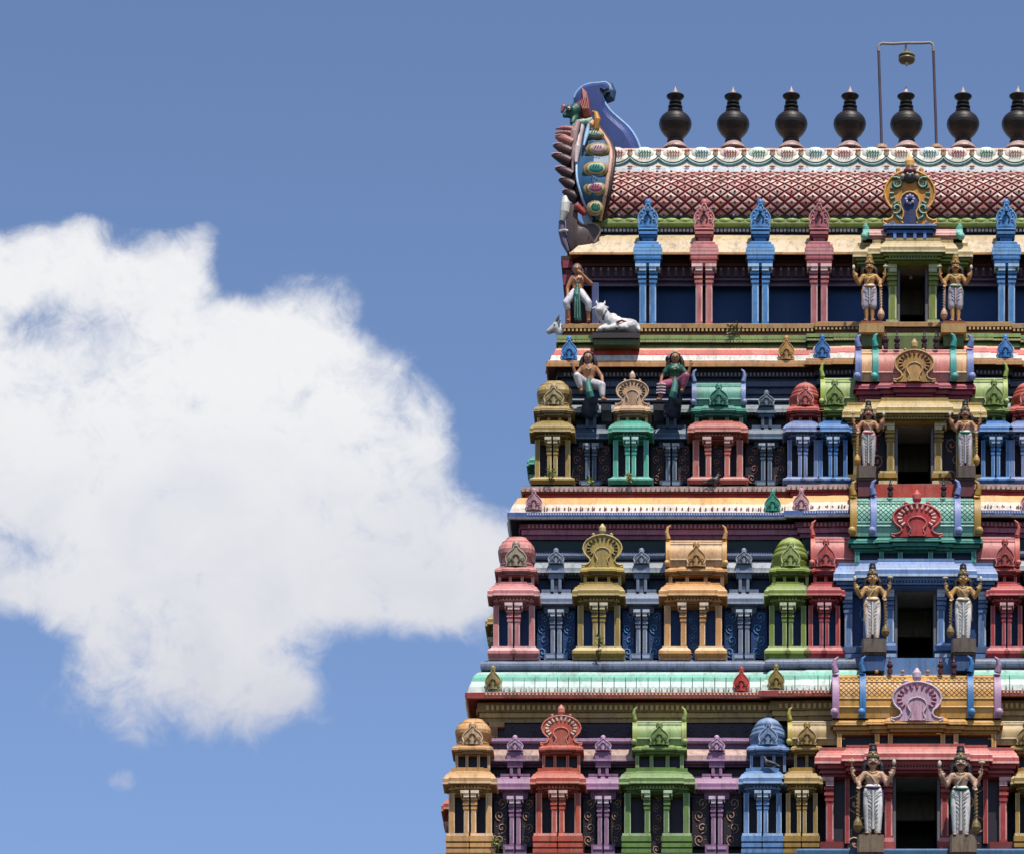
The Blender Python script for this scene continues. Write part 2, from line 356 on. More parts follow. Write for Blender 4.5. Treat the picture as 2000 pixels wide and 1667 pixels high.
def barrel(parent, x0, x1, Yf, hd, vb, vt, mat, ring=None, rings=(0, 1), ribs=True, lattice=None, horn=1.0, segs=None, name='barrel_roof', ringw=.09):
    """wagon-vault roof lying along x with end rings whose tips curl up"""
    Yc = Yf+hd; z0 = Z(vb, Yf+.1*hd); z1 = Z(vt, Yf+.45*hd); pr = barrel_profile(Yc, hd, z0, z1); H = z1-z0
    mb = MB(); cx = (x0+x1)/2
    n = len(pr)
    segs = segs or [(x0, x1, mat)]
    for (a, b, mm) in segs:
        vs = [(a, y, z) for y, z in pr]+[(b, y, z) for y, z in pr]
        mb.add(vs, [(i, n+i, n+i+1, i+1) for i in range(n-1)], mm, True)
        mb.add([(a, y, z) for y, z in pr], [tuple(range(n))], mm); mb.add([(b, y, z) for y, z in pr], [tuple(range(n-1,-1,-1))], mm)
        if ribs:
            for k, rr in ((1, .018), (4, .014), (5, .014), (6, .012)):
                y, z = pr[k]; mb.tube([(a+.002, y, z), (b-.002, y, z)], rr*1.3, 6, shift(mm if isinstance(mm, str) else '#c0c0c0', .97, .25))
        if lattice:
            lm, vlo, vhi, pit = lattice
            # diagonal ribs laid over the curved surface
            arc = [0]
            for i in range(1, n): arc.append(arc[-1]+math.hypot(pr[i][0]-pr[i-1][0], pr[i][1]-pr[i-1][1]))
            def at(sv):
                sv = max(0, min(arc[-1]-1e-4, sv)); i = 0
                while arc[i+1] < sv: i += 1
                t = (sv-arc[i])/(arc[i+1]-arc[i]); return (pr[i][0]*(1-t)+pr[i+1][0]*t, pr[i][1]*(1-t)+pr[i+1][1]*t)
            s0, s1 = arc[-1]*vlo, arc[-1]*vhi; sp = s1-s0
            x = a-sp
            while x < b:
                for sg in (1, -1):
                    pts = []
                    for q in range(9):
                        t = q/8.0; xx = x+t*sp if sg > 0 else x+sp-t*sp
                        if a+.01 < xx < b-.01:
                            y, z = at(s0+t*sp); pts.append((xx, y, z))
                    if len(pts) > 1: mb.tube(pts, .008, 4, lm)
                x += pit
            y, z = at(s0); mb.tube([(a, y, z), (b, y, z)], .02, 5, shift(mm, 1, .2)); y, z = at(s1); mb.tube([(a, y, z), (b, y, z)], .02, 5, shift(mm, 1, .2))
    o = mb.build(name, parent, (cx, Yf, z0))
    if ring:
        for rx in rings:
            xr = x0+(x1-x0)*rx if isinstance(rx, (int,)) else rx
            end = -1 if xr < cx else 1
            rb = MB(); big = [(Yc+(y-Yc)*1.10, z0+(z-z0)*1.05-.01) for y, z in pr]
            a, b = xr-ringw/2, xr+ringw/2
            vs = [(a, y, z) for y, z in big]+[(b, y, z) for y, z in big]
            rb.add(vs, [(i, n+i, n+i+1, i+1) for i in range(n-1)], ring, True)
            rb.add([(a, y, z) for y, z in big], [tuple(range(n))], ring); rb.add([(b, y, z) for y, z in big], [tuple(range(n-1,-1,-1))], ring)
            # curled tip and foot
            k = H*.20*horn
            tp = [(xr, Yf+.35*hd, z1-.02), (xr+end*k*.15, Yf+.3*hd, z1+k*.5), (xr+end*k*.05, Yf+.28*hd, z1+k*1.0), (xr-end*k*.25, Yf+.28*hd, z1+k*1.25)]
            rb.tube(tp, [ringw*.55, ringw*.42, ringw*.3, ringw*.16], 8, ring)
            rb.ball((xr+end*ringw*.25, Yf-.02, z0+H*.10), ringw*.62, shift(ring, 1.05, .2), 8)
            rb.build('end_ring', o, (xr, Yf, z0))
    return o
SCROLLS = {}
def scroll_panel(parent, x0, x1, Y, v0, v1, mat, curl, n=None, name='scroll_panel'):
    """dark plaster panel with a vine of raised curls"""
    mb = MB(); zt, zb = Z(v0, Y), Z(v1, Y)
    mb.box(x0, x1, Y, Y+.05, zb, zt, mat)
    w = x1-x0; h = zt-zb
    if w > h:
        k = max(1, int(w/(h*.95))); cs = [(x0+(i+.5)*w/k, (zb+zt)/2, i) for i in range(k)]; rad = h*.34
    else:
        k = n or max(2, int(round(h/(w*.95)))); cs = [((x0+x1)/2+(w*.08 if i % 2 else -w*.08), zb+(i+.5)*h/k, i) for i in range(k)]; rad = min(w*.40, h/k*.46)
    for cx, cz, i in cs:
        sg = 1 if i % 2 else -1; pts = []; rs = []
        for q in range(15):
            a = math.radians(-90+sg*q*34); r = rad*(1-.058*q); pts.append((cx+math.cos(a)*r*.92, Y-.012, cz+math.sin(a)*r)); rs.append(rad*(.11 if q < 11 else .17))
        mb.tube(pts, rs, 4, curl, True)
        mb.ball((cx+sg*rad*.1, Y-.012, cz), rad*.16, curl, 6, (1, .5, 1))
        for la in (20, 150, 250):
            a = math.radians(la+sg*15); mb.ball((cx+math.cos(a)*rad*1.02, Y-.005, cz+math.sin(a)*rad*1.02), rad*.16, curl, 5, (1, .3, .6))
    return mb.build(name, parent, ((x0+x1)/2, Y, zb))

# ------------------------------------------------------------------ pillars with bracket capitals
def pillar(parent, x, w, Yf, zb, zt, mat, cap=0, side=0, dep=None, name='pillar'):
    """cap: share of the height taken by the capital; side: the outer side towards which the bracket reaches"""
    mb = MB(); lt = shift(mat, 1.1, .55); dep = dep or w; h = zt-zb; h2 = w/2  # pale edge paint, lightened further so chamfers and brackets look sunlit
    if not cap:
        mb.cham(x-h2, x+h2, Yf, Yf+dep, zb, zt, w*.14, mat, lt)
    else:
        zc = zt-h*cap; ch = h*cap
        mb.cham(x-h2, x+h2, Yf+.03, Yf+.03+dep, zb, zc, w*.2, mat, lt)
        mb.box(x-h2*1.05, x+h2*1.05, Yf+.02, Yf+.04+dep, zb, zb+h*.05, mat)
        ys = [(0, .12, 1.25), (.14, .22, 1.0), (.24, .36, 1.42), (.38, .46, 1.05), (.48, .60, 1.5)]
        for a, b, k in ys:
            mb.box(x-h2*(k if side <= 0 else min(k, 1.02)), x+h2*(k if side >= 0 else min(k, 1.02)), Yf+.03-h2*(k-1), Yf+.03+dep, zc+ch*a, zc+ch*(b+.0), mat if k < 1.3 else shift(mat, 1.0, .12))
        mb.box(x-h2*.9, x+h2*.9, Yf+.05, Yf+.03+dep, zc, zc+ch*.7, mat)
        lo = x-h2*(2.15 if side < 0 else (1.02 if side > 0 else 1.6)); hi = x+h2*(2.15 if side > 0 else (1.02 if side < 0 else 1.6))
        mb.box(x-h2*1.02, x+h2*1.02, Yf-.04, Yf+dep, zc+ch*.62, zc+ch*.82, lt)
        # the bracket arm with its drop
        mb.box(lo, hi, Yf-.06, Yf+dep, zc+ch*.82, zc+ch*.985, lt)
        if side: e = lo if side < 0 else hi; mb.box(min(e, e-side*w*.2), max(e, e-side*w*.2), Yf-.02, Yf+dep*.8, zc+ch*.70, zc+ch*.82, lt)
    return mb.build(name, parent, (x, Yf, zb))

# ------------------------------------------------------------------ miniature shrines on the ledges
TV = {  # v of: base, plinth top, entablature bottom, cornice bottom, cornice top, small storey top, ledge top; front Y
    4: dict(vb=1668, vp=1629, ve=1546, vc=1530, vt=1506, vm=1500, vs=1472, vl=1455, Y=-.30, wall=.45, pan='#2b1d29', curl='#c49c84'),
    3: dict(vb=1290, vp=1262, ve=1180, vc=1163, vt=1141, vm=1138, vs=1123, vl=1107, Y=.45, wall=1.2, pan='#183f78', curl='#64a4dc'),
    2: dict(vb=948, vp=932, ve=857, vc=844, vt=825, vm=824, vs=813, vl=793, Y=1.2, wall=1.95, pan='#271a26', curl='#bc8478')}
def rect_path(x0, x1, yf, yb, res=None):
    p = [(x0, yb), (x0, yf)]
    if res:
        a, b, d = res; p += [(a, yf), (a, yf-d), (b, yf-d), (b, yf)]
    return p+[(x1, yf), (x1, yb)]
def shrine(T, u0, u1, col, crown, ccol, label, ucr=None, vcr=None, half=False, gap=.03, kcol=None, lower=None, wide=False, crown_u=None):
    t = TV[T]; Y = t['Y']; Yw = t['wall']; x0, x1 = X(u0+5, Y), X(u1-5, Y); xc = (x0+x1)/2; W = x1-x0
    zb = Z(t['vb'], Y); org = (xc, Y, zb)
    lt = shift(col, 1.08, .42); dk = shift(col, .75)  # pale tone puts sunlit highlights into moulding edges and plinth tops
    q = .06
    res = (xc-W*.27, xc+W*.27, .05)
    ent = MB()
    # entablature, curved cornice and the roof step above, all one moulded mass
    path = rect_path(x0+.09, x1-.09, Y+q, Yw-.3, res)
    ve, vc, vt = t['ve'], t['vc'], t['vt']; h = ve-vc
    ent.sweep(path, mold(ve, ve-h*.28, .015, dk)+mold(ve-h*.28, ve-h*.55, .05, col)+mold(ve-h*.55, ve-h*.7, .03, dk)+mold(ve-h*.7, vc-1, .075, col)+kapota(vc, vt, .17, col, lt)+mold(vt, t['vm']-1, .02, col), Y+q)
    nb = int((W-.1)/.065)
    for i in range(nb):
        xx = x0+.06+(W-.12)*(i+.5)/nb; inn = abs(xx-xc) < W*.27-.02
        yy = Y+q-.055-(.05 if inn else 0)
        ent.box(xx-.014, xx+.014, yy-.012, yy+.03, Z(ve-h*.62, yy)-.012, Z(ve-h*.62, yy)+.018, lt)
    ent.box(x0+q+.01, x1-q-.01, Y+q+.01, Yw, Z(ve, Y), Z(t['vm'], Y+q)-.002, col)
    root = ent.build('miniature_shrine', tower, org); root['label'] = label
    # plinth: two blocks
    for (a, b) in ((x0, xc-gap/2), (xc+gap/2, x1)) if not wide else ((x0, xc-.11), (xc+.11, x1)):
        pb = MB(); zp = Z(t['vp'], Y); H = zp-zb
        if T == 4:
            st = [(0, .2, .0, col), (.2, .3, .04, dk), (.3, .5, .01, col), (.5, .58, .05, dk), (.58, .85, .0, col), (.85, 1, .03, lt)]
            for s0, s1, d, c in st: pb.box(a+d*.6-.02, b-d*.6+.02 if b > xc+.2 else b-d*.3, Y-.12+d, Yw-.06, zb+H*s0, zb+H*s1, c)
        else:
            pb.sweep([(a, Yw-.06), (a, Y-.05), (b, Y-.05), (b, Yw-.06)], [(0, 0, col, zb), (.03, 0, col, zb), (.03, 0, col, zb+H*.14), (.05, 0, col, zb+H*.2), (.075, 0, col, zb+H*.38), (.07, 0, col, zb+H*.58), (.035, 0, lt, zb+H*.74), (.0, 0, lt, zb+H*.86), (0, 0, lt, zb+H)], Y)
            pb.add([(a, Y-.05, zb+H), (b, Y-.05, zb+H), (b, Yw-.06, zb+H), (a, Yw-.06, zb+H)], [(0,1,2,3)], lt)
        pb.build('plinth', root, ((a+b)/2, Y, zb))
    # dark back panel between the pillars
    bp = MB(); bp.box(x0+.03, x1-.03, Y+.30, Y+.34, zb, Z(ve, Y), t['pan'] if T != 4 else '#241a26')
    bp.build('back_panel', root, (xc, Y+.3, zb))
    if T == 3 and not wide:
        pass
    zp = Z(t['vp'], Y)-.002; ze = Z(ve, Y)+.004; pw = min(.125, W*.13)
    pcol = lower or col
    pillar(root, x0+pw*.75, pw, Y+.05, zp, ze, pcol); pillar(root, x1-pw*.75, pw, Y+.05, zp, ze, pcol)
    iw = pw*.86; g = (gap/2+iw*.55) if not wide else .11+iw*.7
    for sx in (-1, 1): pillar(root, xc+sx*g, iw, Y-.07, zp, ze, pcol, cap=.42, side=sx, dep=iw+.12)
    if wide:
        scroll_panel(root, xc-.1, xc+.1, Y+.27, ve, t['vb'], t['pan'], t['curl'])
    # small upper storey
    cu0, cu1 = ucr or (u0+22, u1-12); Yu = Y+.16; a, b = X(cu0, Yu)+.03, X(cu1, Yu)-.03; xm = (a+b)/2; w = b-a
    z0 = Z(t['vm'], Yu)-.05; z1 = Z(t['vs'], Yu)
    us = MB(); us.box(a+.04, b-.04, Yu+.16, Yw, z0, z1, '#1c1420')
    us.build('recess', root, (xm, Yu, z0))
    npil = 4 if w > .55 or crown == 'dome' else 3
    for i in range(npil):
        fr = (0, .32, .68, 1)[i] if npil == 4 else (0, .5, 1)[i]
        sp = .055 if w < .8 else .07
        xx = a+sp/2+(w-sp)*fr
        pillar(root, xx, sp, Yu+.04, z0, z1+.004, ccol if T != 2 else ccol, name='small_pillar')
    # ledge under the crown
    lb = MB(); vs, vl = t['vs'], t['vl']; h = vs-vl; cl = shift(ccol, 1.05, .2)
    lb.sweep(rect_path(a+.02, b-.02, Yu+.02, Yw, (xm-w*.27, xm+w*.27, .04)), mold(vs, vs-h*.3, .02, shift(ccol, .85))+mold(vs-h*.3, vs-h*.55, .06, ccol)+kapota(vs-h*.5, vl, .09, ccol, cl, .2), Yu+.02)
    lb.box(a+.03, b-.03, Yu+.03, Yw, Z(vs, Yu), Z(vl, Yu+.1), ccol)
    lb.build('ledge', root, (xm, Yu, z1))
    kc = kcol or shift(ccol, 1.0, .12)
    vtop = vcr
    if crown == 'dome':                                   # rounded square cushion roof
        hd = w*.50; cy = Yu+hd+.0; zz0 = Z(vl, Yu+.1)-.05; zz1 = Z(vtop, cy-hd*.3); H = zz1-zz0
        cb = MB(); pr = [(hd*.86, 0), (hd*.86, .12), (hd*.93, .14), (hd*.93, .18), (hd*.82, .20), (hd*.82, .34), (hd*.9, .36), (hd*1.02, .44), (hd*1.05, .55), (hd*1.0, .66), (hd*.88, .74), (hd*.84, .76), (hd*.84, .79), (hd*.74, .82), (hd*.66, .88), (hd*.6, .90), (hd*.58, .94), (hd*.4, .98), (hd*.05, 1.0)]
        cb.lathe(xm, cy, [(r, zz0+zf*H) for r, zf in pr], 36, ccol, power=4.2, smooth=False)
        d = cb.build('dome', root, (xm, cy, zz0))
        gable_ornament(d, U_(xm, Yu-.03), Yu-.02, vl-1, vl-(vl-vtop)*.82, w*58, kc, fancy=False)
    elif crown == 'onion':
        hd = w*.50; cy = Yu+hd; zz0 = Z(vl, Yu+.1)-.05; zz1 = Z(vtop, cy-hd*.3); H = zz1-zz0
        cb = MB(); pr = [(.88, 0), (.88, .1), (.96, .12), (1.0, .2), (1.02, .24), (1.0, .3), (1.08, .34), (1.06, .42), (1.0, .5), (.98, .505), (.96, .56), (.90, .63), (.88, .635), (.82, .72), (.74, .78), (.72, .785), (.60, .87), (.5, .91), (.47, .915), (.3, .965), (.1, .99), (.02, 1.0)]
        cb.lathe(xm, cy, [(r*hd, zz0+zf*H) for r, zf in pr], 30, ccol, mats=[ccol if i < 5 else (shift(ccol, 1.05, .28) if i >= 14 else (shift(ccol, 1.0, .1) if i % 3 else shift(ccol, .7))) for i in range(len(pr)-1)]+[ccol])
        cb.tube([(xm, cy, zz1-.02), (xm, cy, zz1+.07)], [.03, .012], 8, '#5a5a62')
        d = cb.build('onion_dome', root, (xm, cy, zz0))
        gable_ornament(d, U_(xm, Yu-.03), Yu-.05, vl-1, vl-(vl-vtop)*.80, w*52, kc)
    elif crown == 'horseshoe':
        nk = MB(); nk.box(xm-w*.32, xm+w*.32, Yu+.14, Yw, Z(vl, Yu)-.02, Z(vl-(vl-vtop)*.55, Yu), ccol); nk.build('gable_backing', root, (xm, Yu, Z(vl, Yu)))
        horseshoe(root, U_(xm, Yu), Yu-.02, vl-1, vtop+ (vl-vtop)*.12, w*108, ccol, shift(ccol, .9, .05), kc if T == 4 else shift(ccol, .5))
    elif crown == 'barrel':
        xa, xb = a-.01, b+.01
        if crown_u: xa, xb = X(crown_u[0], Yu), X(crown_u[1], Yu)
        bo = barrel(root, xa, xb, Yu-.04, .33, vl-1, vtop, shift(ccol, 1.0, .18), ring=kc, rings=(0, 1) if not half else (0,), horn=1.6)
        gable_ornament(bo, U_((a+b)/2, Yu-.1), Yu-.09, vl-1, vl-(vl-vtop)*.86, 37, shift(ccol, .95, .02))
    return root

def niche(T, u, col, kcol, label=None, ku=None, kv=None):
    """slim paired pillars in the recess between shrines, with a little storey and an ornament above"""
    t = TV[T]; Yw = t['wall']; Y = Yw-.30; v0 = {4: (1650, 1556), 3: (1277, 1192), 2: (940, 868)}[T]
    vb, vt = v0; zb, zt = Z(t['vb'], Y), Z(vt, Y); xc = X(u, Y)
    lt = shift(col, 1.05, .25); mb = MB(); w = .25
    vk = {4: (1540, 1515, 1497, 1485, 1462), 3: (1178, 1155, 1128, 1117, 1097), 2: (856, 835, 814, 806, 790)}[T]
    mb.sweep(rect_path(xc-w, xc+w, Y+.1, Yw-.02), mold(vt, vk[0]+4, .0, shift(col, .85))+mold(vk[0]+4, vk[0], .05, col)+kapota(vk[0], vk[1], .13, col, lt)+mold(vk[1], vk[1]-5, .04, col), Y+.1)
    mb.box(xc-w+.01, xc+w-.01, Y+.11, Yw, zt, Z(vk[1], Y), col)
    root = mb.build('wall_niche', tower, (xc, Y, zb))
    if label: root['label'] = label
    pb = MB()
    for sx in (-1, 1): pb.box(xc+min(sx*.015, sx*.23), xc+max(sx*.015, sx*.23), Y-.06, Yw-.02, zb, Z(vb, Y), shift(col, .95)); pb.box(xc+min(sx*.02, sx*.19), xc+max(sx*.02, sx*.19), Y-.08, Yw-.02, Z(vb, Y)-.1, Z(vb, Y)-.04, lt)
    pb.build('plinth', root, (xc, Y, zb))
    for sx in (-1, 1): pillar(root, xc+sx*.066, .085, Y-.03, Z(vb, Y), zt+.004, col, cap=.40, side=sx)
    w2 = .10; Yk = Y+.02
    ps = MB(); ps.sweep(rect_path(xc-w2-.02, xc+w2+.02, Yk+.02, Yw-.02), mold(vk[2], vk[3], .03, col)+mold(vk[3], vk[3]-4, .07, lt)+mold(vk[3]-4, vk[4]+6, .04, col)+[(0, vk[4]+3, lt)], Yk+.02)
    zt2 = Z(vk[4]+3, Yk); ps.box(xc-w2-.015, xc+w2+.015, Yk+.025, Yw-.02, zt2-.2, zt2, col)
    for sx in (-1, 1): ps.cham(xc+sx*.075-.03, xc+sx*.075+.03, Yk, Yk+.07, Z(vk[1]-4, Yk)-.03, Z(vk[2], Yk), .008, col, lt)
    ps.box(xc-.05, xc+.05, Yk+.05, Yw-.02, Z(vk[1]-4, Yk)-.03, Z(vk[2], Yk), shift(col, .6)); ps.build('small_storey', root, (xc, Yk, zt))
    gable_ornament(root, U_(xc, Yk), Yk-.02, vk[4]+3, kv or vk[4]-24, 31, kcol)
    return root

# ------------------------------------------------------------------ the tower
BASE = (XC, 5.5, -1.6)
tower = thing('temple_tower', 'tall stepped temple gateway tower covered in brightly painted miniature shrines', 'temple tower', BASE)
def tpath(uL, Y, steps, depth):
    xl = X(uL, Y); p = [(xl, Y+depth), (xl, Y)]; cur = Y
    for us, d in steps:
        xs = X(us, Y); ny = Y-d; p += [(xs, cur), (xs, ny)]; cur = ny
    return p+[(MX(a), b) for a, b in reversed(p)]
def band(name, path, prof, Yref, rows=(), label=None, gap=0, grooves=()):
    mb = MB(); orig = path
    dp = [path[0]]
    for (xa, ya), (xb, yb) in zip(path, path[1:]):
        if abs(ya-yb) < 1e-6 and xb-xa > .7:
            n = int((xb-xa)/.33)
            for k in range(1, n): dp.append((xa+(xb-xa)*k/n, ya+random.uniform(-.007, .007)))
        dp.append((xb, yb))
    path = dp
    if gap:
        lp = [q for q in path if q[0] < XC-gap]; lp.append((XC-gap, lp[-1][1]))
        mb.sweep(lp, prof, Yref); mb.sweep([(MX(a), b) for a, b in reversed(lp)], prof, Yref)
    else: mb.sweep(path, prof, Yref)
    path = orig
    for pf, pitch, r, mat in grooves:
        for i in range(1, len(path)-2):
            (xa, ya), (xb, yb) = path[i], path[i+1]
            if abs(ya-yb) > 1e-6 or xb-xa < .2: continue
            for k in range(int((xb-xa)/pitch)):
                x = xa+pitch*(k+.5)+random.uniform(-.01, .01)
                if XC-1.2 < x < XC+1.2: continue
                mb.tube([(x, ya-o-.004, Z(v, Yref-o)) for o, v in pf], r, 4, mat); mb.ball((x, ya-pf[0][0]-.01, Z(pf[0][1], Yref-pf[0][0])), r*1.7, mat, 5)
    for (v0, v1, off, pitch, wd, mat) in rows:             # beads and dentils along the front and the left side
        for i in range(1, len(path)-2):
            (xa, ya), (xb, yb) = path[i], path[i+1]
            if abs(ya-yb) > 1e-6 or xb-xa < .2: continue
            n = int((xb-xa)/pitch); yy = ya-off
            for k in range(n):
                x = xa+(xb-xa)*(k+.5)/n
                z0_, z1_ = Z(v0, Yref-off), Z(v1, Yref-off)
                if XC-1.1 < x < XC+1.1 and name != 'ledge_long': continue
                mb.box(x-wd/2, x+wd/2, yy-.025, yy+.03, z0_, z1_, mat)
        (xa, ya), (xb, yb) = path[0], path[1]
        n = int(abs(ya-yb)/pitch)
        for k in range(min(n, 60)):
            y = yb+(ya-yb)*(k+.5)/n; mb.box(xa-off-.025, xa-off+.03, y-wd/2, y+wd/2, Z(v0, Yref-off), Z(v1, Yref-off), mat)
    return mb.build(name, tower, (XC, Yref, Z(prof[0][1], Yref)), label)

DOOR = {4: (1750, 1831, 1508, 1700), 3: (1755, 1826, 1146, 1285), 2: (1753, 1819, 820, 945), 1: (1756, 1806, 512, 655)}
def core(T, uL, Y, vb, vt, depth, mat, dv):
    """solid wall of a storey with the doorway left open"""
    mb = MB(); xl = X(uL, Y); hw = {4: .405, 3: .355, 2: .33, 1: .255}[T]
    zb, zt = Z(vb, Y), Z(vt, Y); zd = Z(dv, Y-.4)
    mb.box(xl, XC-hw, Y, Y+depth, zb, zt, mat); mb.box(XC+hw, MX(xl), Y, Y+depth, zb, zt, mat)
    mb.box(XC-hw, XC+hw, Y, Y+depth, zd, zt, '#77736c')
    mb.box(XC-hw, XC+hw, Y+1.7, Y+1.8, zb, zd, '#08080a')  # near-black plate stands in for the darkness of the room behind
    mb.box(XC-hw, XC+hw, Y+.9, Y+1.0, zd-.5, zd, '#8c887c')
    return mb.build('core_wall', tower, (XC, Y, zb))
S4 = [(1519, .10), (1586, .12)]; S3 = [(1568, .10), (1632, .12)]; S2 = [(1603, .10), (1656, .12)]
# storey four (lowest in view)
P4 = tpath(948, .45, S4, 7.2); pu, pud, pul = '#8d668c', '#6c4a6c', '#b58fae'
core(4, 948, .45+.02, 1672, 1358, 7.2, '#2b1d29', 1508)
band('wall_mouldings', P4, mold(1556, 1549, .06, pud)+mold(1549, 1545, .12, pu)+mold(1545, 1540, .08, pud)+kapota(1540, 1515, .28, '#a9819a', pul), .45, [(1549, 1545, .12, .07, .03, pul)], gap=.6)
band('wall_mouldings', P4, mold(1497, 1491, .08, pud)+mold(1491, 1485, .14, pu)+kapota(1485, 1462, .24, paint('#c7a79b', .43, .7), pul)+mold(1462, 1453, .05, pud)+roll(1453, 1439, .12, pu), .45, gap=.6)
band('frieze', P4, mold(1410, 1400, .07, '#9a7f4a')+mold(1400, 1390, .11, '#b89a60')+mold(1389, 1371, .15, '#8a6c35')+[(0, 1366, '#7a2326')], .45, [(1386, 1377, .155, .10, .055, '#c8a860')])
band('cornice', P4, [(0, 1366, '#8c2a28'), (.33, 1364, '#8c2a28'), (.36, 1362, '#c25a4a'), (.38, 1359, '#e0b0a0'), (.38, 1351, '#a83230'), (.33, 1350, '#b8beb8'), (.30, 1340, paint('#c2c8c2', .43, .55)), (.26, 1330, '#cfe8dc'), (.23, 1322, '#4aa890'), (.19, 1316, '#5fbea6'), (.12, 1312, '#bcd4ca'), (-.1, 1310, '#d8ece2')], .45,
     [(1357, 1353, .375, .07, .03, '#e0c090')], label='teal and white curved cornice with a red lower edge',
     grooves=[([(.33, 1349), (.30, 1340), (.26, 1330), (.23, 1322)], .22, .009, '#5c7a70'), ([(.335, 1348), (.32, 1343)], .11, .012, '#8cb0a4')])
# storey three
P3 = tpath(1030, 1.2, S3, 5.8); sl, sld, sll = '#66748f', '#3c465f', '#99a5b8'
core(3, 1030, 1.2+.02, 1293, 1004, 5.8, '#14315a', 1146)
D3 = tpath(942, .35, [(1497, .10), (1565, .12)], 7.4)
band('dado', D3, mold(1318, 1308, -.05, paint(sl, .43, .8))+roll(1309, 1290, .04, paint(sl, .43, .95), -.05)+[(-.05, 1289, sll), (-.85, 1289, sll)], .35, label='slate blue rounded ledge stained with black streaks')
band('wall_mouldings', P3, mold(1192, 1186, .06, sld)+mold(1186, 1182, .12, sl)+mold(1182, 1178, .08, sld)+kapota(1178, 1156, .28, '#8d99aa', sll), 1.2, [(1186, 1182, .12, .07, .03, sll)], gap=.55)
band('wall_mouldings', P3, mold(1128, 1122, .08, sld)+mold(1122, 1117, .14, sl)+kapota(1117, 1096, .24, paint('#a9b1ba', .43, .6), '#c0c6cc')+mold(1096, 1093, .05, sld)+roll(1093, 1075, .13, '#4c5c7c'), 1.2, [(1122, 1118, .14, .07, .03, sll)])
band('frieze', P3, mold(1053, 1043, .06, '#8a4a68')+mold(1043, 1033, .11, '#b06f88')+mold(1032, 1022, .15, '#7d3a50')+[(0, 1018, '#2a3350')], 1.2, [(1031, 1024, .15, .08, .045, '#b97a88')])
band('frieze', P3, mold(1076, 1053, .015, '#12312f'), 1.2)
band('cornice', P3, [(0, 1018, '#1e2a4a'), (.33, 1014, '#1e2a4a'), (.36, 1012, '#b9c3d6'), (.38, 1008, '#dfe3ea'), (.38, 1000, '#4862a8'), (.33, 999, '#d8ccc6'), (.30, 991, '#d8cac0'), (.26, 984, '#e6d6c0'), (.22, 978, '#e2a54c'), (.18, 972, '#dfa048'), (-.1, 970, '#dfa048')], 1.2,
     [(1006, 1002, .38, .05, .025, '#b8c4e0'), (996, 989, .315, .23, .018, '#b4584c'), (994, 991, .315, .115, .028, '#a87c80')], label='yellow and white cornice with red pendants above a blue dotted edge')
# storey two
P2 = tpath(1100, 1.95, S2, 4.4); gy, gyd, gyl = '#51617a', '#2b3449', '#94a0ac'
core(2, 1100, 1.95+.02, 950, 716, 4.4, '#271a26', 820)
D2 = tpath(1022, 1.12, [(1540, .10), (1603, .12)], 6.0)
band('dado', D2, mold(974, 963, -.04, '#a82a26')+mold(963, 959, .0, '#7c4a44')+mold(959, 950, .03, paint('#c8a8a0', .43, .9))+[(0, 949, '#8a8078'), (-.84, 949, '#8a8078')], 1.12, [(957, 953, .03, .095, .025, '#a4706a')], label='red ledge with a weathered pink and white top')
band('wall_mouldings', P2, mold(868, 863, .06, gyd)+mold(863, 856, .12, gy)+kapota(856, 836, .28, '#7a8694', gyl), 1.95, gap=.5)
band('wall_mouldings', P2, mold(814, 810, .08, gyd)+mold(810, 805, .14, gy)+kapota(805, 790, .24, paint('#98a2a8', .43, .6), '#b0b8bc')+mold(790, 786, .05, gyd)+roll(786, 777, .12, gy)+mold(770, 762, .05, '#3e4d66')+mold(755, 745, .08, '#4b5a74')+mold(744, 738, .05, gyd), 1.95, [(810, 806, .14, .07, .03, gyl)], gap=.5)
band('frieze', P2, mold(737, 726, .12, '#241f30')+mold(725, 718, .15, '#3a2a30'), 1.95, [(735, 729, .12, .075, .035, '#8a8698')])
band('cornice', P2, [(0, 719, '#5c3a22'), (.30, 717, '#5c3a22'), (.33, 716, '#b07c42'), (.33, 710, '#c8925a'), (.30, 708, '#9a6a3a'), (.30, 704, '#d0a070'), (.25, 703, '#e8e2da'), (.22, 694, paint('#dcd6ce', .43, .6)), (.18, 692, '#c23a30'), (.15, 684, '#c84034'), (.13, 681, '#e0a080'), (-.1, 680, '#d89878')], 1.95, label='white and red banded cornice with an ochre lower edge')
# storey one: ledges, wall, columns
D1 = tpath(1088, 1.86, [(1575, .08), (1628, .10)], 4.6); D1b = tpath(1099, 2.05, [(1590, .08)], 4.2)
band('dado', D1, mold(682, 674, -.02, '#66803c')+mold(674, 662, -.05, '#3c4a22')+mold(669, 665, -.01, '#93a060')+mold(662, 655, .0, '#8aa05c')+[(-.1, 655, '#8aa05c'), (-.6, 654.5, '#8aa05c')], 1.86, [(669, 666, .0, .06, .03, '#b8b880')], label='green ledge with a row of beads')
band('dado', D1b, mold(656, 650, -.02, '#8a4a26')+mold(650, 641, -.05, '#6c4420')+mold(640, 633, .0, '#b58a56')+[(-.1, 632, '#b58a56'), (-.9, 632, '#9c7648')], 2.05, [(648, 643, -.03, .08, .04, '#c8a468')], label='ochre brown ledge with a row of beads')
P1 = tpath(1108, 2.75, [], 3.2)
core(1, 1108, 2.97, 640, 470, 3.2, '#4a2028', 512)
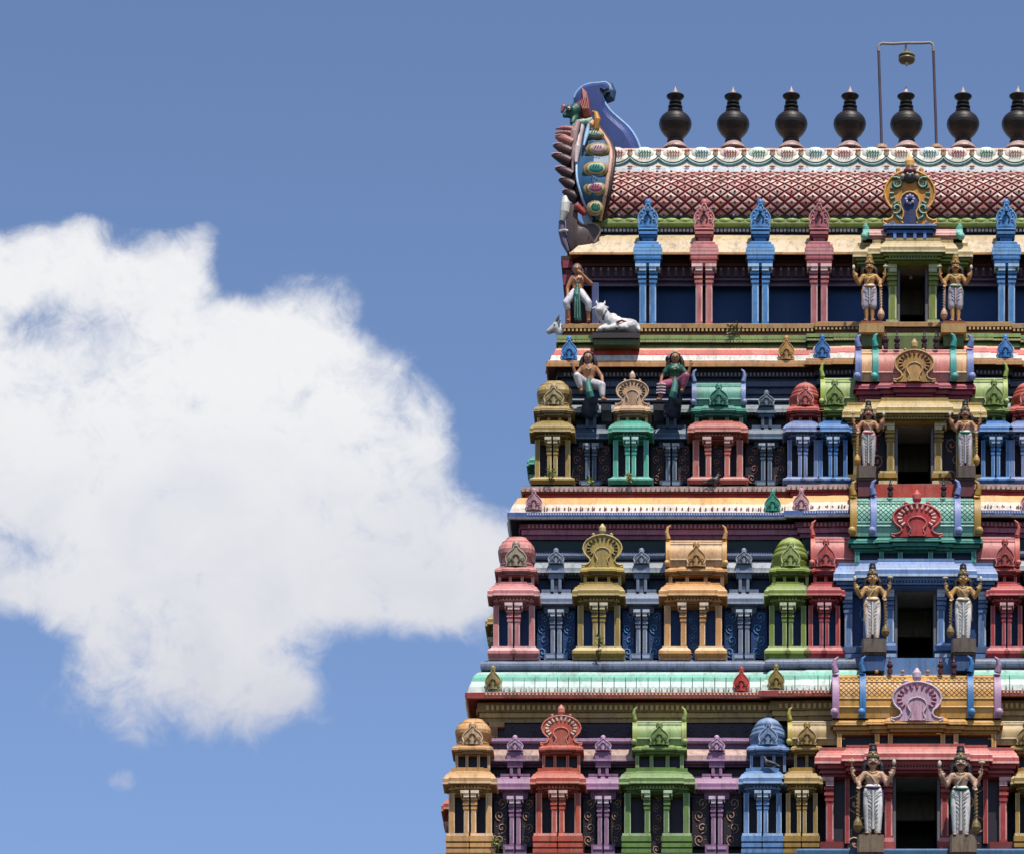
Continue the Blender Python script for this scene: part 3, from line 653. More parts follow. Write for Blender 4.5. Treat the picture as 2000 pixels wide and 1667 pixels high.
band('frieze', P1, mold(559, 555, .05, '#6b5a70')+mold(555, 548, .03, '#4a2440')+mold(548, 544, .08, '#6a4860')+mold(543, 520, .02, '#3a1820')+mold(520, 512, .06, '#5a2a24')+mold(512, 500, .12, '#3a1a1c')+[(0, 499, '#4a2a18')], 2.75, [(541, 524, .02, .15, .06, '#6a3c48'), (529, 524, .03, .15, .03, '#a89090')], gap=.4)
P1c = tpath(1152, 2.75, [], 3.2)
band('cornice', P1c, [(0, 499, '#7a4c24'), (.36, 498, '#7a4c24'), (.40, 497, '#a9713a'), (.40, 493, '#c08a50'), (.36, 492, '#d4b890'), (.22, 480, paint('#dcc4a4', .5, .6)), (.12, 470, paint('#d8c0a0', .5, .6)), (.0, 462, '#d4bc94'), (-.12, 459, '#d4bc94'), (-.2, 458, '#d4bc94')], 2.75, label='wide cream sloping roof edge')
# blue door-like panels between the columns of the top storey
def panels1():
    for (a, b) in ((1168, 1246), (1284, 1357), (1392, 1468), (1503, 1582), (1617, 1740)):
        for m_ in (0, 1):
            Y = 2.91; xa, xb = X(a, Y), X(b, Y)
            if m_: xa, xb = MX(xb), MX(xa)
            mb = MB(); mb.box(xa-.02, xb+.02, Y, Y+.06, Z(633, Y), Z(556, Y), paint('#0d3c74', .5, .12)); mb.box(xa-.02, xb+.02, Y-.03, Y+.02, Z(560, Y), Z(556, Y), '#5b4a66')
            cxm = (xa+xb)/2-.02; mb.box(cxm-.05, cxm+.05, Y-.01, Y+.02, Z(554, Y)-.06, Z(545, Y)-.06, '#0a0a10')
            mb.build('blue_panel', tower, (cxm, Y, Z(633, Y)))
panels1()
def corner1():
    Y = 2.45; mb = MB(); mb.cham(X(1156, Y), X(1169, Y), Y, Y+.3, Z(634, Y), Z(552, Y), .02, '#46507e', '#6a74a0'); mb.build('corner_pillar', tower, (X(1162, Y), Y, Z(634, Y)))
    Y = 2.7; mb = MB(); xa, xb = X(1104, Y), X(1114, Y)
    for k, (v0, v1, e) in enumerate(((634, 560, 0), (560, 540, .04), (538, 528, .0), (527, 513, .05))): mb.box(xa-e, xb+e, Y-.04-e, Y+.3, Z(v0, Y), Z(v1, Y), '#8a2c3c' if k % 2 else '#6e2434')
    mb.build('corner_pillar', tower, (xa, Y, Z(634, Y)), 'dark red pillar at the outer corner of the top storey')
corner1()
def column_pair(u, col, mirror_u=None, gap=.05):
    Y = 2.22; xc = X(u, Y) if mirror_u is None else mirror_u; lt = shift(col, 1.05, .25); dk = shift(col, .8)
    mb = MB(); zb = Z(634, Y)
    mb.sweep(rect_path(xc-.22, xc+.22, Y+.05, Y+.24), mold(518, 513, .0, dk)+mold(513, 506, .03, col)+mold(506, 503, .05, dk)+mold(503, 497, .04, col), Y+.05)
    mb.sweep(rect_path(xc-.24, xc+.24, Y+.05, Y+.30), [(0, 497.5, lt), (.05, 497, lt), (.05, 491, lt), (.03, 490.5, col), (.05, 490, col), (.05, 484, lt), (.02, 483.5, dk), (.03, 483, lt), (.03, 478, lt), (-.02, 477, col), (-.02, 473, lt), (-.08, 472, lt)], Y+.05)
    mb.box(xc-.215, xc+.215, Y+.06, Y+.235, Z(518, Y), Z(475, Y+.1), col); mb.box(xc-.15, xc+.15, Y+.235, Y+.6, Z(512, Y), Z(475, Y+.1), dk)
    r = mb.build('column_pair', tower, (xc, Y, zb)); r['label'] = ('blue' if col[1] < '9' else 'salmon pink')+' paired columns with stepped cap'
    for sx in (-1, 1): pillar(r, xc+sx*.10, .135, Y-.03, zb, Z(518, Y), col, cap=.30, side=sx, dep=.2, name='column')
    pb = MB(); Yp = Y+.22; red = shift(col, .85)
    pb.sweep(rect_path(xc-.13, xc+.13, Yp, Y+.8), mold(474, 463, -.02, shift(col, .55))+mold(463, 457, .02, red)+mold(457, 452, .05, col)+mold(452, 448, .02, red)+mold(448, 445, .06, lt), Yp)
    pb.box(xc-.12, xc+.12, Yp+.01, Y+.8, Z(474, Yp), Z(446, Yp), col); p = pb.build('pedestal', r, (xc, Yp, Z(474, Yp)))
    gable_ornament(p, U_(xc, Yp), Yp+.02, 446, 391, 39, col, shift(col, .5), ridge=.2, fancy=True)
    return r
for u, c in ((1265, '#4688c8'), (1375, '#c8706c'), (1485, '#4688c8'), (1600, '#b86468')): column_pair(u, c)
for u, c in ((1600, '#4688c8'), (1485, '#c8706c'), (1375, '#4688c8'), (1265, '#c8706c')): column_pair(0, c, MX(X(u, 2.22)))

# ---- the barrel roof on top
def main_roof():
    pr = [(2.87, 424), (2.80, 412), (2.755, 400), (2.74, 388), (2.76, 376), (2.82, 365), (2.92, 355), (3.06, 346), (3.24, 339), (3.42, 334)]
    pz = [(y, Z(v, y)) for y, v in pr]; x0 = X(1176, 2.8); x1 = MX(x0)
    mb = MB(); n = len(pz); base = paint('#841c2a', .5, .3)
    vs = [(x0, y, z) for y, z in pz]+[(x1, y, z) for y, z in pz]
    mb.add(vs, [(i, n+i, n+i+1, i+1) for i in range(n-1)], base, True)
    back = [(7.6-y, z) for y, z in pz]
    vs = [(x0, y, z) for y, z in back]+[(x1, y, z) for y, z in back]
    mb.add(vs, [(i+1, n+i+1, n+i, i) for i in range(n-1)], base, True)
    for x, fl in ((x0, 0), (x1, 1)):
        ring = [(x, y, z) for y, z in pz]+[(x, y, z) for y, z in reversed(back)]
        mb.add(ring, [tuple(range(len(ring)))], base)
    arc = [0]
    for i in range(1, n): arc.append(arc[-1]+math.hypot(pz[i][0]-pz[i-1][0], pz[i][1]-pz[i-1][1]))
    def at(sv):
        sv = max(0, min(arc[-1]-1e-5, sv)); i = 0
        while arc[i+1] < sv: i += 1
        t = (sv-arc[i])/(arc[i+1]-arc[i]); dy, dz = pz[i+1][0]-pz[i][0], pz[i+1][1]-pz[i][1]; l = math.hypot(dy, dz)
        # blended normal
        return Vector((0, pz[i][0]+dy*t, pz[i][1]+dz*t)), Vector((0, -dz/l, dy/l))
    pit = .285; nr = int(arc[-1]/(pit*.40)); hs = arc[-1]/(nr+1)
    cols = ['#dcaea2', '#cf9488', '#d8b0a0', '#c08078', '#e2bcae']
    for r in range(nr+1):
        sc_ = hs*(r+.5) if False else hs*(r+.5)
        nx = int((x1-x0)/pit)
        for k in range(nx+1):
            xx = x0+.1+k*pit+(pit/2 if r % 2 else 0)
            if xx > x1-.1: continue
            hx, hh = pit*.44, hs*.88
            P = []
            for dx, ds in ((0, -hh), (hx, 0), (0, hh), (-hx, 0)):
                p, nn = at(sc_+ds); P.append(p+Vector((xx+dx, 0, 0))+nn*.006)
            pc, nn = at(sc_); top = []
            for dx, ds in ((0, -hh*.38), (hx*.38, 0), (0, hh*.38), (-hx*.38, 0)):
                p, n2 = at(sc_+ds); top.append(p+Vector((xx+dx, 0, 0))+nn*.04)
            rim = []
            for dx, ds in ((0, -hh*.86), (hx*.86, 0), (0, hh*.86), (-hx*.86, 0)):
                p, n2 = at(sc_+ds); rim.append(p+Vector((xx+dx, 0, 0))+nn*.03)
            vs = [tuple(q) for q in P+rim+top]
            c = random.choice(cols)
            mb.add(vs, [(i, (i+1) % 4, 4+(i+1) % 4, 4+i) for i in range(4)], '#a84048')
            mb.add(vs, [(4+i, 4+(i+1) % 4, 8+(i+1) % 4, 8+i) for i in range(4)], c)
            mb.add(vs, [(8, 9, 10, 11)], '#c88878')
            q = pc+Vector((xx, 0, 0))+nn*.045; mb.ball(tuple(q), .028, '#4a4a3c', 6)
    mb.build('lattice_roof', tower, (XC, 2.8, pz[0][1]), 'red barrel roof covered with a lattice of raised pale pink diamonds')
    # green eave roll, tooth row
    PE = tpath(1172, 2.86, [], 1.9)
    band('eave', PE, mold(460, 455, -.05, '#40283c')+mold(455, 446, -.02, '#3a2a48')+roll(446, 427, .10, '#6b8032', -.02)+mold(428, 420, .02, '#1f4a3c'), 2.86, [(453, 448, .0, .075, .05, '#d8d8de')], label='mossy green eave roll above a row of white teeth')
    sb = MB()                                               # scalloped top edge of the eave
    x = X(1180, 2.8)
    while x < MX(X(1180, 2.8)):
        sb.ball((x, 2.80, Z(432, 2.8)), .15, '#93a050', 8, (1, .35, .42)); x += .27
    sb.build('scalloped_edge', tower, (XC, 2.8, Z(432, 2.8)))
    hb = MB()
    for u in (1208, 1329, 1432, 1552, 1655, 1897, 2010): hb.ball((X(u, 2.78), 2.80, Z(424, 2.8)), .075, '#100c10', 8, (1, .6, 1))
    hb.build('drain_holes', tower, (XC, 2.8, Z(424, 2.8)))
    # white band, ridge with painted medallions
    rb = MB(); xa, xb = X(1190, 3.3), MX(X(1190, 3.3)); yr = 3.40
    rb.sweep([(xa, 4.2), (xa, yr), (xb, yr), (xb, 4.2)], [(.12, 338, '#c8b8b8'), (.17, 336, '#d8dce4'), (.16, 329, '#e4e6ea'), (.12, 328, '#b8d0dc'), (.09, 310, '#e4dccc'), (.03, 296, '#e8dccc'), (.035, 294, '#e8c8bc'), (.02, 290, '#d8b0a8'), (-.3, 289.5, '#c8a8a0'), (-.8, 289.5, '#c8a8a0')], yr)
    rb.box(xa, xb, yr+.6, yr+.8, Z(338, yr), Z(292, yr), '#c8a8a0')
    p = .575; k = 0; x = X(1203, yr)
    while x < xb:
        xm = x
        for j, (cc, rr) in enumerate((('#1c5a50', .017), ('#dfe8e2', .012), ('#2b7a80', .014))):
            pts = []
            for q in range(13):
                t = q/12.0; xx = xm-p/2+p*t; dz = (abs(math.sin(math.pi*t)))**.75
                pts.append((xx, yr-.10-.01*j, Z(309.5+j*3.2, yr)-dz*.135))
            rb.tube(pts, rr, 5, cc)
        cm = ('#d9bcae', '#bfcdbb')[k % 2] if True else 0
        rb.ball((xm, yr-.03, Z(304, yr)), .22, (paint('#ecd4ca', .45, .2), paint('#dce6d4', .45, .2), paint('#eee6d6', .45, .2), paint('#d4e0d8', .45, .2))[k % 4], 14, (1.0, .3, .72))
        for q in range(5): rb.tube([(xm-.10+q*.05, yr-.115, Z(309, yr)), (xm-.07+q*.05, yr-.12, Z(303, yr)), (xm-.11+q*.055, yr-.10, Z(298, yr))], .012, 4, ('#b85c54', '#5c9078', '#c08060', '#5c8c90')[k % 4])
        for sx in (-1, 1):
            pts = [(xm+sx*(.25+.05*math.cos(math.radians(a))), yr-.08, Z(305, yr)+.09*math.sin(math.radians(a))) for a in range(-100, 101, 25)]
            rb.tube(pts, .024, 6, ('#d8a878', '#c89068')[k % 2])
        rb.ball((xm-p/2, yr-.06, Z(302, yr)), .07, '#b4ccdc', 8, (.8, .4, 1.2))
        rb.ball((xm-p/2, yr-.17, Z(333, yr)), .045, '#c89070', 8, (1.3, .5, .6))
        x += p; k += 1
    rb.build('ridge', tower, (XC, yr, Z(338, yr)), 'pale ridge band with round medallions above dark green scallops')
main_roof()

# ---- the great gable at the left end of the roof, seen edge on
def end_gable(mirror=False):
    root = bpy.data.objects.new('end_gable', None)
    Y = 2.75
    def P(u, v, y): return (X(u, y), y, Z(v, y))
    # band with blue ground and oval medallions, its outline in elevation curved like the rim of the horseshoe
    L = [(1140, 238), (1134, 262), (1129, 290), (1126, 320), (1127, 350), (1133, 375), (1142, 400), (1156, 430)]
    R = [(1158, 240), (1176, 262), (1190, 285), (1193, 310), (1188, 345), (1183, 375), (1178, 400), (1172, 430)]
    ys = [3.25, 3.0, 2.75, 2.55, 2.45, 2.45, 2.55, 2.75]
    L = catmull(L); R_ = catmull(R); R = R_; ys = [q[0] for q in catmull([(y,) for y in ys])]
    mb = MB(); a = [P(u, v, y+.02) for (u, v), y in zip(L, ys)]; b = [P(u, v, y) for (u, v), y in zip(R, ys)]
    mid = [P((l[0]+r[0])/2, (l[1]+r[1])/2, y-.08) for l, r, y in zip(L, R, ys)]
    n = len(a)
    mb.add(a+mid, [(i, i+1, n+i+1, n+i)[::-1] for i in range(n-1)], '#27567c', True); mb.add(mid+b, [(i, i+1, n+i+1, n+i)[::-1] for i in range(n-1)], '#27567c', True)
    ab = [(x, y+1.2, z) for x, y, z in a]; bb = [(x, y+1.2, z) for x, y, z in b]
    mb.add(a+ab, [(i, i+1, n+i+1, n+i) for i in range(n-1)], '#27567c', True); mb.add(b+bb, [(i, i+1, n+i+1, n+i)[::-1] for i in range(n-1)], '#5a3038', True)
    mb.add(a[:1]+b[:1]+bb[:1]+ab[:1], [(0,1,2,3)], '#5a3038'); mb.add(a[-1:]+b[-1:]+bb[-1:]+ab[-1:], [(3,2,1,0)], '#5a3038')
    mb.tube(b, .045, 6, '#d8a890'); mb.tube([(x+.06, y+.05, z) for x, y, z in b], .05, 6, '#3a2428')
    mb.tube([(x, y-.01, z) for x, y, z in a], .025, 6, '#a8c8e8')
    g = mb.build('end_gable', tower, P(1160, 430, 2.6), 'great end gable seen edge on with brown flame fingers and oval medallions')
    for u, v, rx, rz, c1 in ((1160, 264, 19, 9, '#9cc0ae'), (1167, 293, 23, 14, '#c8a0a8'), (1163, 331, 24, 15, '#2f8076'), (1162, 369, 22, 14, '#a05470'), (1162, 407, 16, 15, '#2c7058')):
        y = 2.40 if v > 300 else (2.55 if v > 280 else 2.82)
        c = P(u, v, y+.02); ov = MB()
        for kk, (s_, cc) in enumerate(((1.0, '#a88c50'), (.86, '#5c3430'), (.78, '#b09c68'), (.68, '#c8c0ac'), (.58, c1))):
            ov.ball((c[0]+.004*kk, c[1]-.013*kk, c[2]), .01*s_, cc, 14, (rx*1.1, 5, rz*1.05))
        for q in range(3): ov.tube([(c[0]-.05+q*.05, c[1]-.13, c[2]-.03), (c[0]-.02+q*.05, c[1]-.135, c[2]+.03)], .010, 4, shift(c1, .6))
        ov.build('medallion', g, P(u, v, y))
    cw = MB(); cw.tube([P(1140, 236, 3.0), P(1131, 262, 2.80), P(1127, 290, 2.62), P(1125, 318, 2.52)], [.05, .085, .08, .03], 8, '#c8b4b4'); cw.tube([P(1150, 240, 2.95), P(1146, 262, 2.72), P(1140, 285, 2.55)], [.03, .05, .02], 8, '#8cb8dc'); cw.build('pale_rim', g, P(1130, 318, 2.6))
    # brown flame fingers
    fb = MB()
    F = [(246, 1085, 1122, '#c07a78'), (255, 1084, 1121, '#a8605e'), (268, 1084, 1118, '#b06a60'), (285, 1080, 1115, '#5a3a3c'), (304, 1077, 1114, '#4a2c30'), (330, 1084, 1118, '#4a2c30'), (352, 1091, 1122, '#452a30'), (375, 1098, 1128, '#402830')]
    for v, ul, ur, c in F:
        big = v > 262
        y = 2.62; pts = []; rs = []
        for q in range(7):
            t = q/6.0; u = ur+(ul-ur)*t; vv = v+8-(8 if big else 2)*t**1.5-3*math.sin(math.pi*t) + (0); pts.append(P(u, vv+ (6 if big else 0)*(1-t), y)); rs.append(((.105 if big else .04)*(1-t**2.4)+.014))
        fb.tube(pts, rs, 8, c)
        if big: fb.tube([(x, y2-.05, z+r_*.75) for (x, y2, z), r_ in zip(pts, rs)], .014, 5, '#c89a90')  # pale line painted along each finger's top as a highlight
    # dark edge strip behind the fingers
    e = [P(u, v, 2.7) for u, v in ((1130, 240), (1122, 262), (1119, 300), (1120, 340), (1126, 370), (1138, 402))]
    fb.tube(e, [.06, .1, .10, .09, .08, .05], 8, '#6a4444')
    fb.tube([(x, y-.08, z) for x, y, z in e[:4]], [.05, .085, .07, .03], 8, '#c8a4a0')
    fb.build('flame_fingers', g, P(1110, 320, 2.6))
    # blue back fin with a curled top
    out = [(1142, 300), (1136, 250), (1122, 215), (1120, 200), (1124, 185), (1135, 172), (1150, 165), (1168, 163), (1183, 162), (1190, 168), (1191, 175), (1184, 178), (1176, 173), (1172, 176), (1178, 195), (1190, 215), (1208, 232), (1228, 250), (1243, 272), (1252, 296)]
    out = catmull(out, 4)
    fm = MB(); yf, yb = 3.55, 3.85
    fr = [P(u, v, yf) for u, v in out]; bk = [(x, yb, z) for x, y, z in fr]; m_ = len(fr)
    blue = paint('#3b4c86', .36, .2)
    spine = [(1170, 170), (1150, 176), (1146, 200), (1162, 240), (1190, 268), (1202, 296)]
    def near(u, v):
        best = None
        for (a0, b0), (a1, b1) in zip(spine, spine[1:]):
            for q in range(9):
                t = q/8.0; w = (a0+(a1-a0)*t, b0+(b1-b0)*t); d = math.hypot(w[0]-u, w[1]-v)
                if best is None or d < best[0]: best = (d, w)
        return best[1]
    prev = fr
    for t, by in ((.16, .09), (.34, .14)):
        ring = []
        for u, v in out:
            w = near(u, v); ring.append(P(u+(w[0]-u)*t, v+(w[1]-v)*t, yf-by))
        fm.add(prev+ring, [(i, i+1, m_+i+1, m_+i) for i in range(m_-1)], blue, True); prev = ring
    fm.add(prev, [tuple(range(m_))], blue, True)
    fm.add(fr+bk, [(i, m_+i, m_+i+1, i+1) for i in range(m_-1)], blue, True); fm.add(bk, [tuple(range(m_-1,-1,-1))], blue)
    fm.tube(fr[14:46], .03, 6, '#8fb4e0'); fm.tube(fr[52:], .032, 6, '#9cc0ea')
    curl = [P(u, v, 3.7) for u, v in ((1183, 163), (1191, 168), (1194, 180), (1192, 192), (1185, 196), (1180, 188))]
    fm.tube(curl, [.05, .075, .1, .1, .085, .05], 8, '#2c4a68')
    fm.build('blue_fin', g, P(1180, 296, 3.6), 'blue curved fin with pale edge rising above the gable')
    # beast mask: green snout, red crest, ochre ear
    hm = MB(); gr = '#2f5f52'
    hm.capsule(P(1124, 216, 3.1), P(1103, 226, 2.95), .15, .05, gr); hm.capsule(P(1124, 228, 3.1), P(1118, 240, 3.0), .1, .06, gr); hm.ball(P(1112, 212, 2.9), .075, gr, 10)
    b_ = hm.build('beast_mask', g, P(1120, 225, 3.0)); remesh(b_, .018, 3)
    cr = MB()
    o2 = [(1140, 235), (1118, 212), (1122, 203), (1134, 196), (1136, 170), (1146, 180), (1152, 200), (1154, 225), (1150, 238)]
    f2 = [P(u, v, 3.1) for u, v in o2]; b2 = [(x, 3.4, z) for x, y, z in f2]; q = len(f2); pk = P(1142, 212, 2.95)
    cr.add(f2+[pk], [(i, (i+1) % q, q) for i in range(q)], '#8a2f34'); cr.add(f2+b2, [(i, q+i, q+(i+1) % q, (i+1) % q) for i in range(q)], '#8a2f34'); cr.add(b2, [tuple(range(q-1,-1,-1))], '#8a2f34')
    for k in range(5): cr.tube([P(1133+k*3.2, 198-k*3, 3.02), P(1138+k*2.8, 212, 2.94), P(1142+k*2, 228, 3.03)], .011, 4, '#b86a58')
    cr.capsule(P(1101, 209, 2.9), P(1098, 218, 2.9), .05, .035, '#b06a60'); cr.ball(P(1111, 212, 2.82), .035, '#e8d8c8', 8); cr.ball(P(1110, 212, 2.79), .018, '#101010', 6)
    cr.build('crest', g, P(1140, 235, 3.0))
    em = MB(); em.tube([P(1157, 218, 3.1), P(1164, 222, 3.05), P(1167, 235, 3.0), P(1164, 252, 3.0), P(1160, 262, 3.0)], [.02, .05, .07, .05, .02], 8, '#c88a38'); em.tube([P(1120, 248, 2.95), P(1132, 240, 2.9), P(1146, 238, 2.9), P(1156, 232, 2.95)], [.05, .07, .06, .03], 8, '#9ac0a8')
    em.tube([P(1146, 252, 2.9), P(1154, 244, 2.9), P(1158, 236, 2.95)], [.03, .06, .03], 8, '#d8a880'); em.build('ear', g, P(1160, 250, 3.0))
    # lower scroll of the gable: grey wing and white cap
    lw = MB()
    o3 = [(1114, 488), (1106, 450), (1106, 425), (1112, 402), (1122, 396), (1126, 412), (1128, 430), (1140, 440), (1152, 436), (1166, 440), (1172, 450), (1168, 462), (1158, 478), (1140, 490)]
    o3 = catmull(o3); f3 = [P(u, v, 2.58) for u, v in o3]; b3 = [(x, 3.3, z) for x, y, z in f3]; q = len(f3); pk = P(1128, 460, 2.45)
    lw.add(f3+[pk], [(i, (i+1) % q, q) for i in range(q)], '#5c4a48', True); lw.add(f3+b3, [(i, q+i, q+(i+1) % q, (i+1) % q) for i in range(q)], '#4a3c3e', True); lw.add(b3, [tuple(range(q-1,-1,-1))], '#4a3c3e')
    lw.tube(f3[20:48], .022, 5, '#a08878')
    lw.build('lower_scroll', g, P(1130, 490, 2.6), 'weathered grey scroll at the foot of the gable')
    wc = MB(); wc.tube([P(1103, 384, 2.6), P(1105, 398, 2.6), P(1103, 415, 2.6), P(1098, 432, 2.6)], [.05, .10, .10, .05], 8, '#e4e0d8')
    wc.tube([P(1097, 432, 2.65), P(1098, 455, 2.65), P(1103, 475, 2.65), P(1111, 492, 2.65)], [.06, .075, .07, .05], 8, '#6a5c74'); wc.tube([P(1093, 452, 2.6), P(1104, 450, 2.55), P(1112, 452, 2.6)], .03, 6, '#d8d0d0')
    wc.build('white_cap', g, P(1100, 430, 2.6)); wc = MB(); wc.capsule(P(1128, 405, 2.5), P(1140, 416, 2.5), .08, .06, '#9a3428'); wc.build('red_boss', g, P(1134, 410, 2.5))
    return g
eg = end_gable()
eg2 = copy_tree(eg, tower); eg2.scale = (-1, 1, 1); eg2.location.x = -eg.location.x

# ---- doorway pavilions in the middle of each storey
def pavilion(T, uh, col, ccol, vs, label, roof, base_u=None):
    """vs: door sill, entablature bottom, cornice bottom, cornice top, upper storey top, ledge top, roof top"""
    vb, ve, vc, vt, vu, vl, vr = vs
    t = TV[T] if T > 1 else dict(Y=2.45, wall=2.75, pan='#20242c', curl='#606060'); Yw = t['wall']; Y = t['Y']-.30; hw = uh*(100+Y)/10000.0
    x0, x1 = XC-hw, XC+hw; lt = shift(col, 1.08, .42); dk = shift(col, .75)  # pale tone puts sunlit highlights into the pavilion's edges
    mb = MB(); dw = {4: .405, 3: .355, 2: .33, 1: .255}[T]
    h = ve-vc; res = (XC-hw*.50, XC+hw*.50, .08)
    res2 = [(x0, Yw), (x0, Y+.28), (XC-hw*.72, Y+.28), (XC-hw*.72, Y+.14), (XC-hw*.48, Y+.14), (XC-hw*.48, Y+.06), (XC+hw*.48, Y+.06), (XC+hw*.48, Y+.14), (XC+hw*.72, Y+.14), (XC+hw*.72, Y+.28), (x1, Y+.28), (x1, Yw)]
    mb.sweep(res2, mold(ve, ve-h*.25, .0, dk)+mold(ve-h*.25, ve-h*.42, .05, col)+mold(ve-h*.42, ve-h*.62, .03, dk)+mold(ve-h*.62, vc, .08, col)+kapota(vc, vt, .14, ccol, shift(ccol, 1.08, .5))+mold(vt, vt-5, .04, shift(ccol, .95)), Y+.06)
    zt = Z(vt-4, Y+.1); ze = Z(ve, Y+.06)
    mb.box(x0+.02, x1-.02, Y+.30, Yw, ze, zt, col); mb.box(XC-hw*.46, XC+hw*.46, Y+.08, Y+.31, ze, zt-.05, col)
    nb = int(hw*.92/.06)
    for i in range(nb):
        xx = XC-hw*.46+hw*.92*(i+.5)/nb; mb.box(xx-.014, xx+.014, Y+.005, Y+.04, Z(ve-h*.55, Y)-.01, Z(ve-h*.55, Y)+.02, shift(col, 1.05, .4))
    org = (XC, Y, Z(vb, Y)); root = mb.build('doorway_pavilion', tower, org); root['label'] = label
    zb = Z(vb, Y)
    # inner dark lining of the doorway
    lw = MB()
    for sx in (-1, 1):
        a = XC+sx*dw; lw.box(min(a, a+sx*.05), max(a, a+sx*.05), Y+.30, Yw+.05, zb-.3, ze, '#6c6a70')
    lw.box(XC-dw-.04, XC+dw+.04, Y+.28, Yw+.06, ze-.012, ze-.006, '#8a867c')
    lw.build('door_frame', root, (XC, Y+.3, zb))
    pl = MB(); pw = .15 if T != 1 else .16
    for sx in (-1, 1):
        p_in = XC+sx*(dw+.05+pw*.6)
        pillar(root, p_in, pw, Y+.20, Z(vb-(vb-ve)*.2, Y+.2), ze+.004, col, cap=.36, side=sx)
        ba, bb = sorted((XC+sx*(dw+.04), XC+sx*(dw+.04+(.32 if T > 1 else .24))))
        bs = MB(); zp = Z(vb-(vb-ve)*.2, Y+.2); zl = zb-(.35 if T == 4 else .12); H = zp-zl
        for s0, s1, e in ((0, .25, .02), (.25, .4, -.03), (.4, .55, .02), (.55, .68, -.02), (.68, .88, .03), (.88, 1, 0)): bs.box(ba-e, bb+e, Y+.16-e, Yw, zl+H*s0, zl+H*s1, (col, dk, lt, dk, col, lt)[int(s0*6.1) % 6])
        bs.build('plinth', root, ((ba+bb)/2, Y, zl))
        if T > 1:
            p_out = XC+sx*(hw-.16)
            pillar(root, p_out, pw, Y+.34, Z(vb-(vb-ve)*.16, Y+.3), ze+.004, col, cap=.36, side=sx)
            pillar(root, XC+sx*(hw-.50 if T != 2 else hw-.42), pw*.6, Y+.40, Z(vb-(vb-ve)*.16, Y+.3), ze+.004, col)
            oa, ob = sorted((XC+sx*(hw-.42), XC+sx*(hw+.02))); bs = MB()
            zl = zb-(.35 if T == 4 else .05); H = Z(vb-(vb-ve)*.16, Y+.3)-zl
            for s0, s1, e in ((0, .3, .02), (.3, .42, -.03), (.42, .62, .03), (.62, .7, -.01), (.7, 1, .01)): bs.box(oa-e, ob+e, Y+.32-e, Yw, zl+H*s0, zl+H*s1, (col, dk, col, dk, lt)[int(s0*4.9) % 5])
            bs.build('plinth', root, ((oa+ob)/2, Y, zl))
            sa, sb_ = sorted((XC+sx*(dw+.16), XC+sx*(hw-.2)))
            scroll_panel(root, sa, sb_, Y+.50, ve, vb, t['pan'], t['curl'], n=4)
    # upper storey, barrel roof, great horseshoe
    ru, rc, rr1, rr2, rsegs, lat, acol, ain, abead, ringu, au, avb, avt, aw = roof
    Yu = Y+.22; ra = XC-ru*(100+Yu)/10000.0; rbx = MX(ra); zz0 = Z(vt-5, Yu)-.05; zu = Z(vu, Yu)
    if T > 1:
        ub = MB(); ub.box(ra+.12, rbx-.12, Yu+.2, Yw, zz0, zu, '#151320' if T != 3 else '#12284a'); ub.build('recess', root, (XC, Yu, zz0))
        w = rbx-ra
        for fr in ((0, .245, .5-.17, .5+.17, .755, 1) if T == 4 else (0, .21, .37, .63, .79, 1)):
            sp = .09; pillar(root, ra+.12+(w-.24)*fr, sp, Yu+.06, zz0, zu+.004, rc, name='small_pillar')
        lb = MB(); h = vu-vl
        pth = [(ra+.05, Yw), (ra+.05, Yu+.08), (XC-w*.27, Yu+.08), (XC-w*.27, Yu+.04), (XC-w*.16, Yu+.04), (XC-w*.16, Yu-.02), (XC+w*.16, Yu-.02), (XC+w*.16, Yu+.04), (XC+w*.27, Yu+.04), (XC+w*.27, Yu+.08), (rbx-.05, Yu+.08), (rbx-.05, Yw)]
        lb.sweep(pth, mold(vu, vu-h*.25, .0, shift(rc, .85))+mold(vu-h*.25, vu-h*.5, .05, rc)+mold(vu-h*.5, vu-h*.62, .03, shift(rc, .8))+kapota(vu-h*.6, vl, .11, rc, shift(rc, 1.05, .3), .15), Yu+.04)
        lb.box(ra+.07, rbx-.07, Yu+.1, Yw, zu, Z(vl, Yu+.1), rc); lb.build('ledge', root, (XC, Yu, zu))
    def U(u): return XC+(u)*(100+Yu)/10000.0
    segs = [(U(a), U(b), c) for a, b, c in rsegs]
    bo = barrel(root, ra, rbx, Yu-.06, .42, vl-1, vr, rc, ring=rr1, rings=(ra+.05, rbx-.05), segs=segs, lattice=lat, horn=1.15, ringw=.13)
    if rr2:
        # the inner pair of rings
        pass
        x_in = ringu*(100+Yu)/10000.0
        bo2 = barrel(root, XC-x_in, XC+x_in, Yu-.065, .43, vl-1, vr-1.5, rc, ring=rr2, rings=(XC-x_in, XC+x_in), segs=[(XC-.2, XC+.2, rsegs[len(rsegs)//2][2])], ribs=False, horn=1.15, name='inner_roof', ringw=.12)
    horseshoe(root, au, Yu-.16, avb, avt, aw, acol, ain, abead)
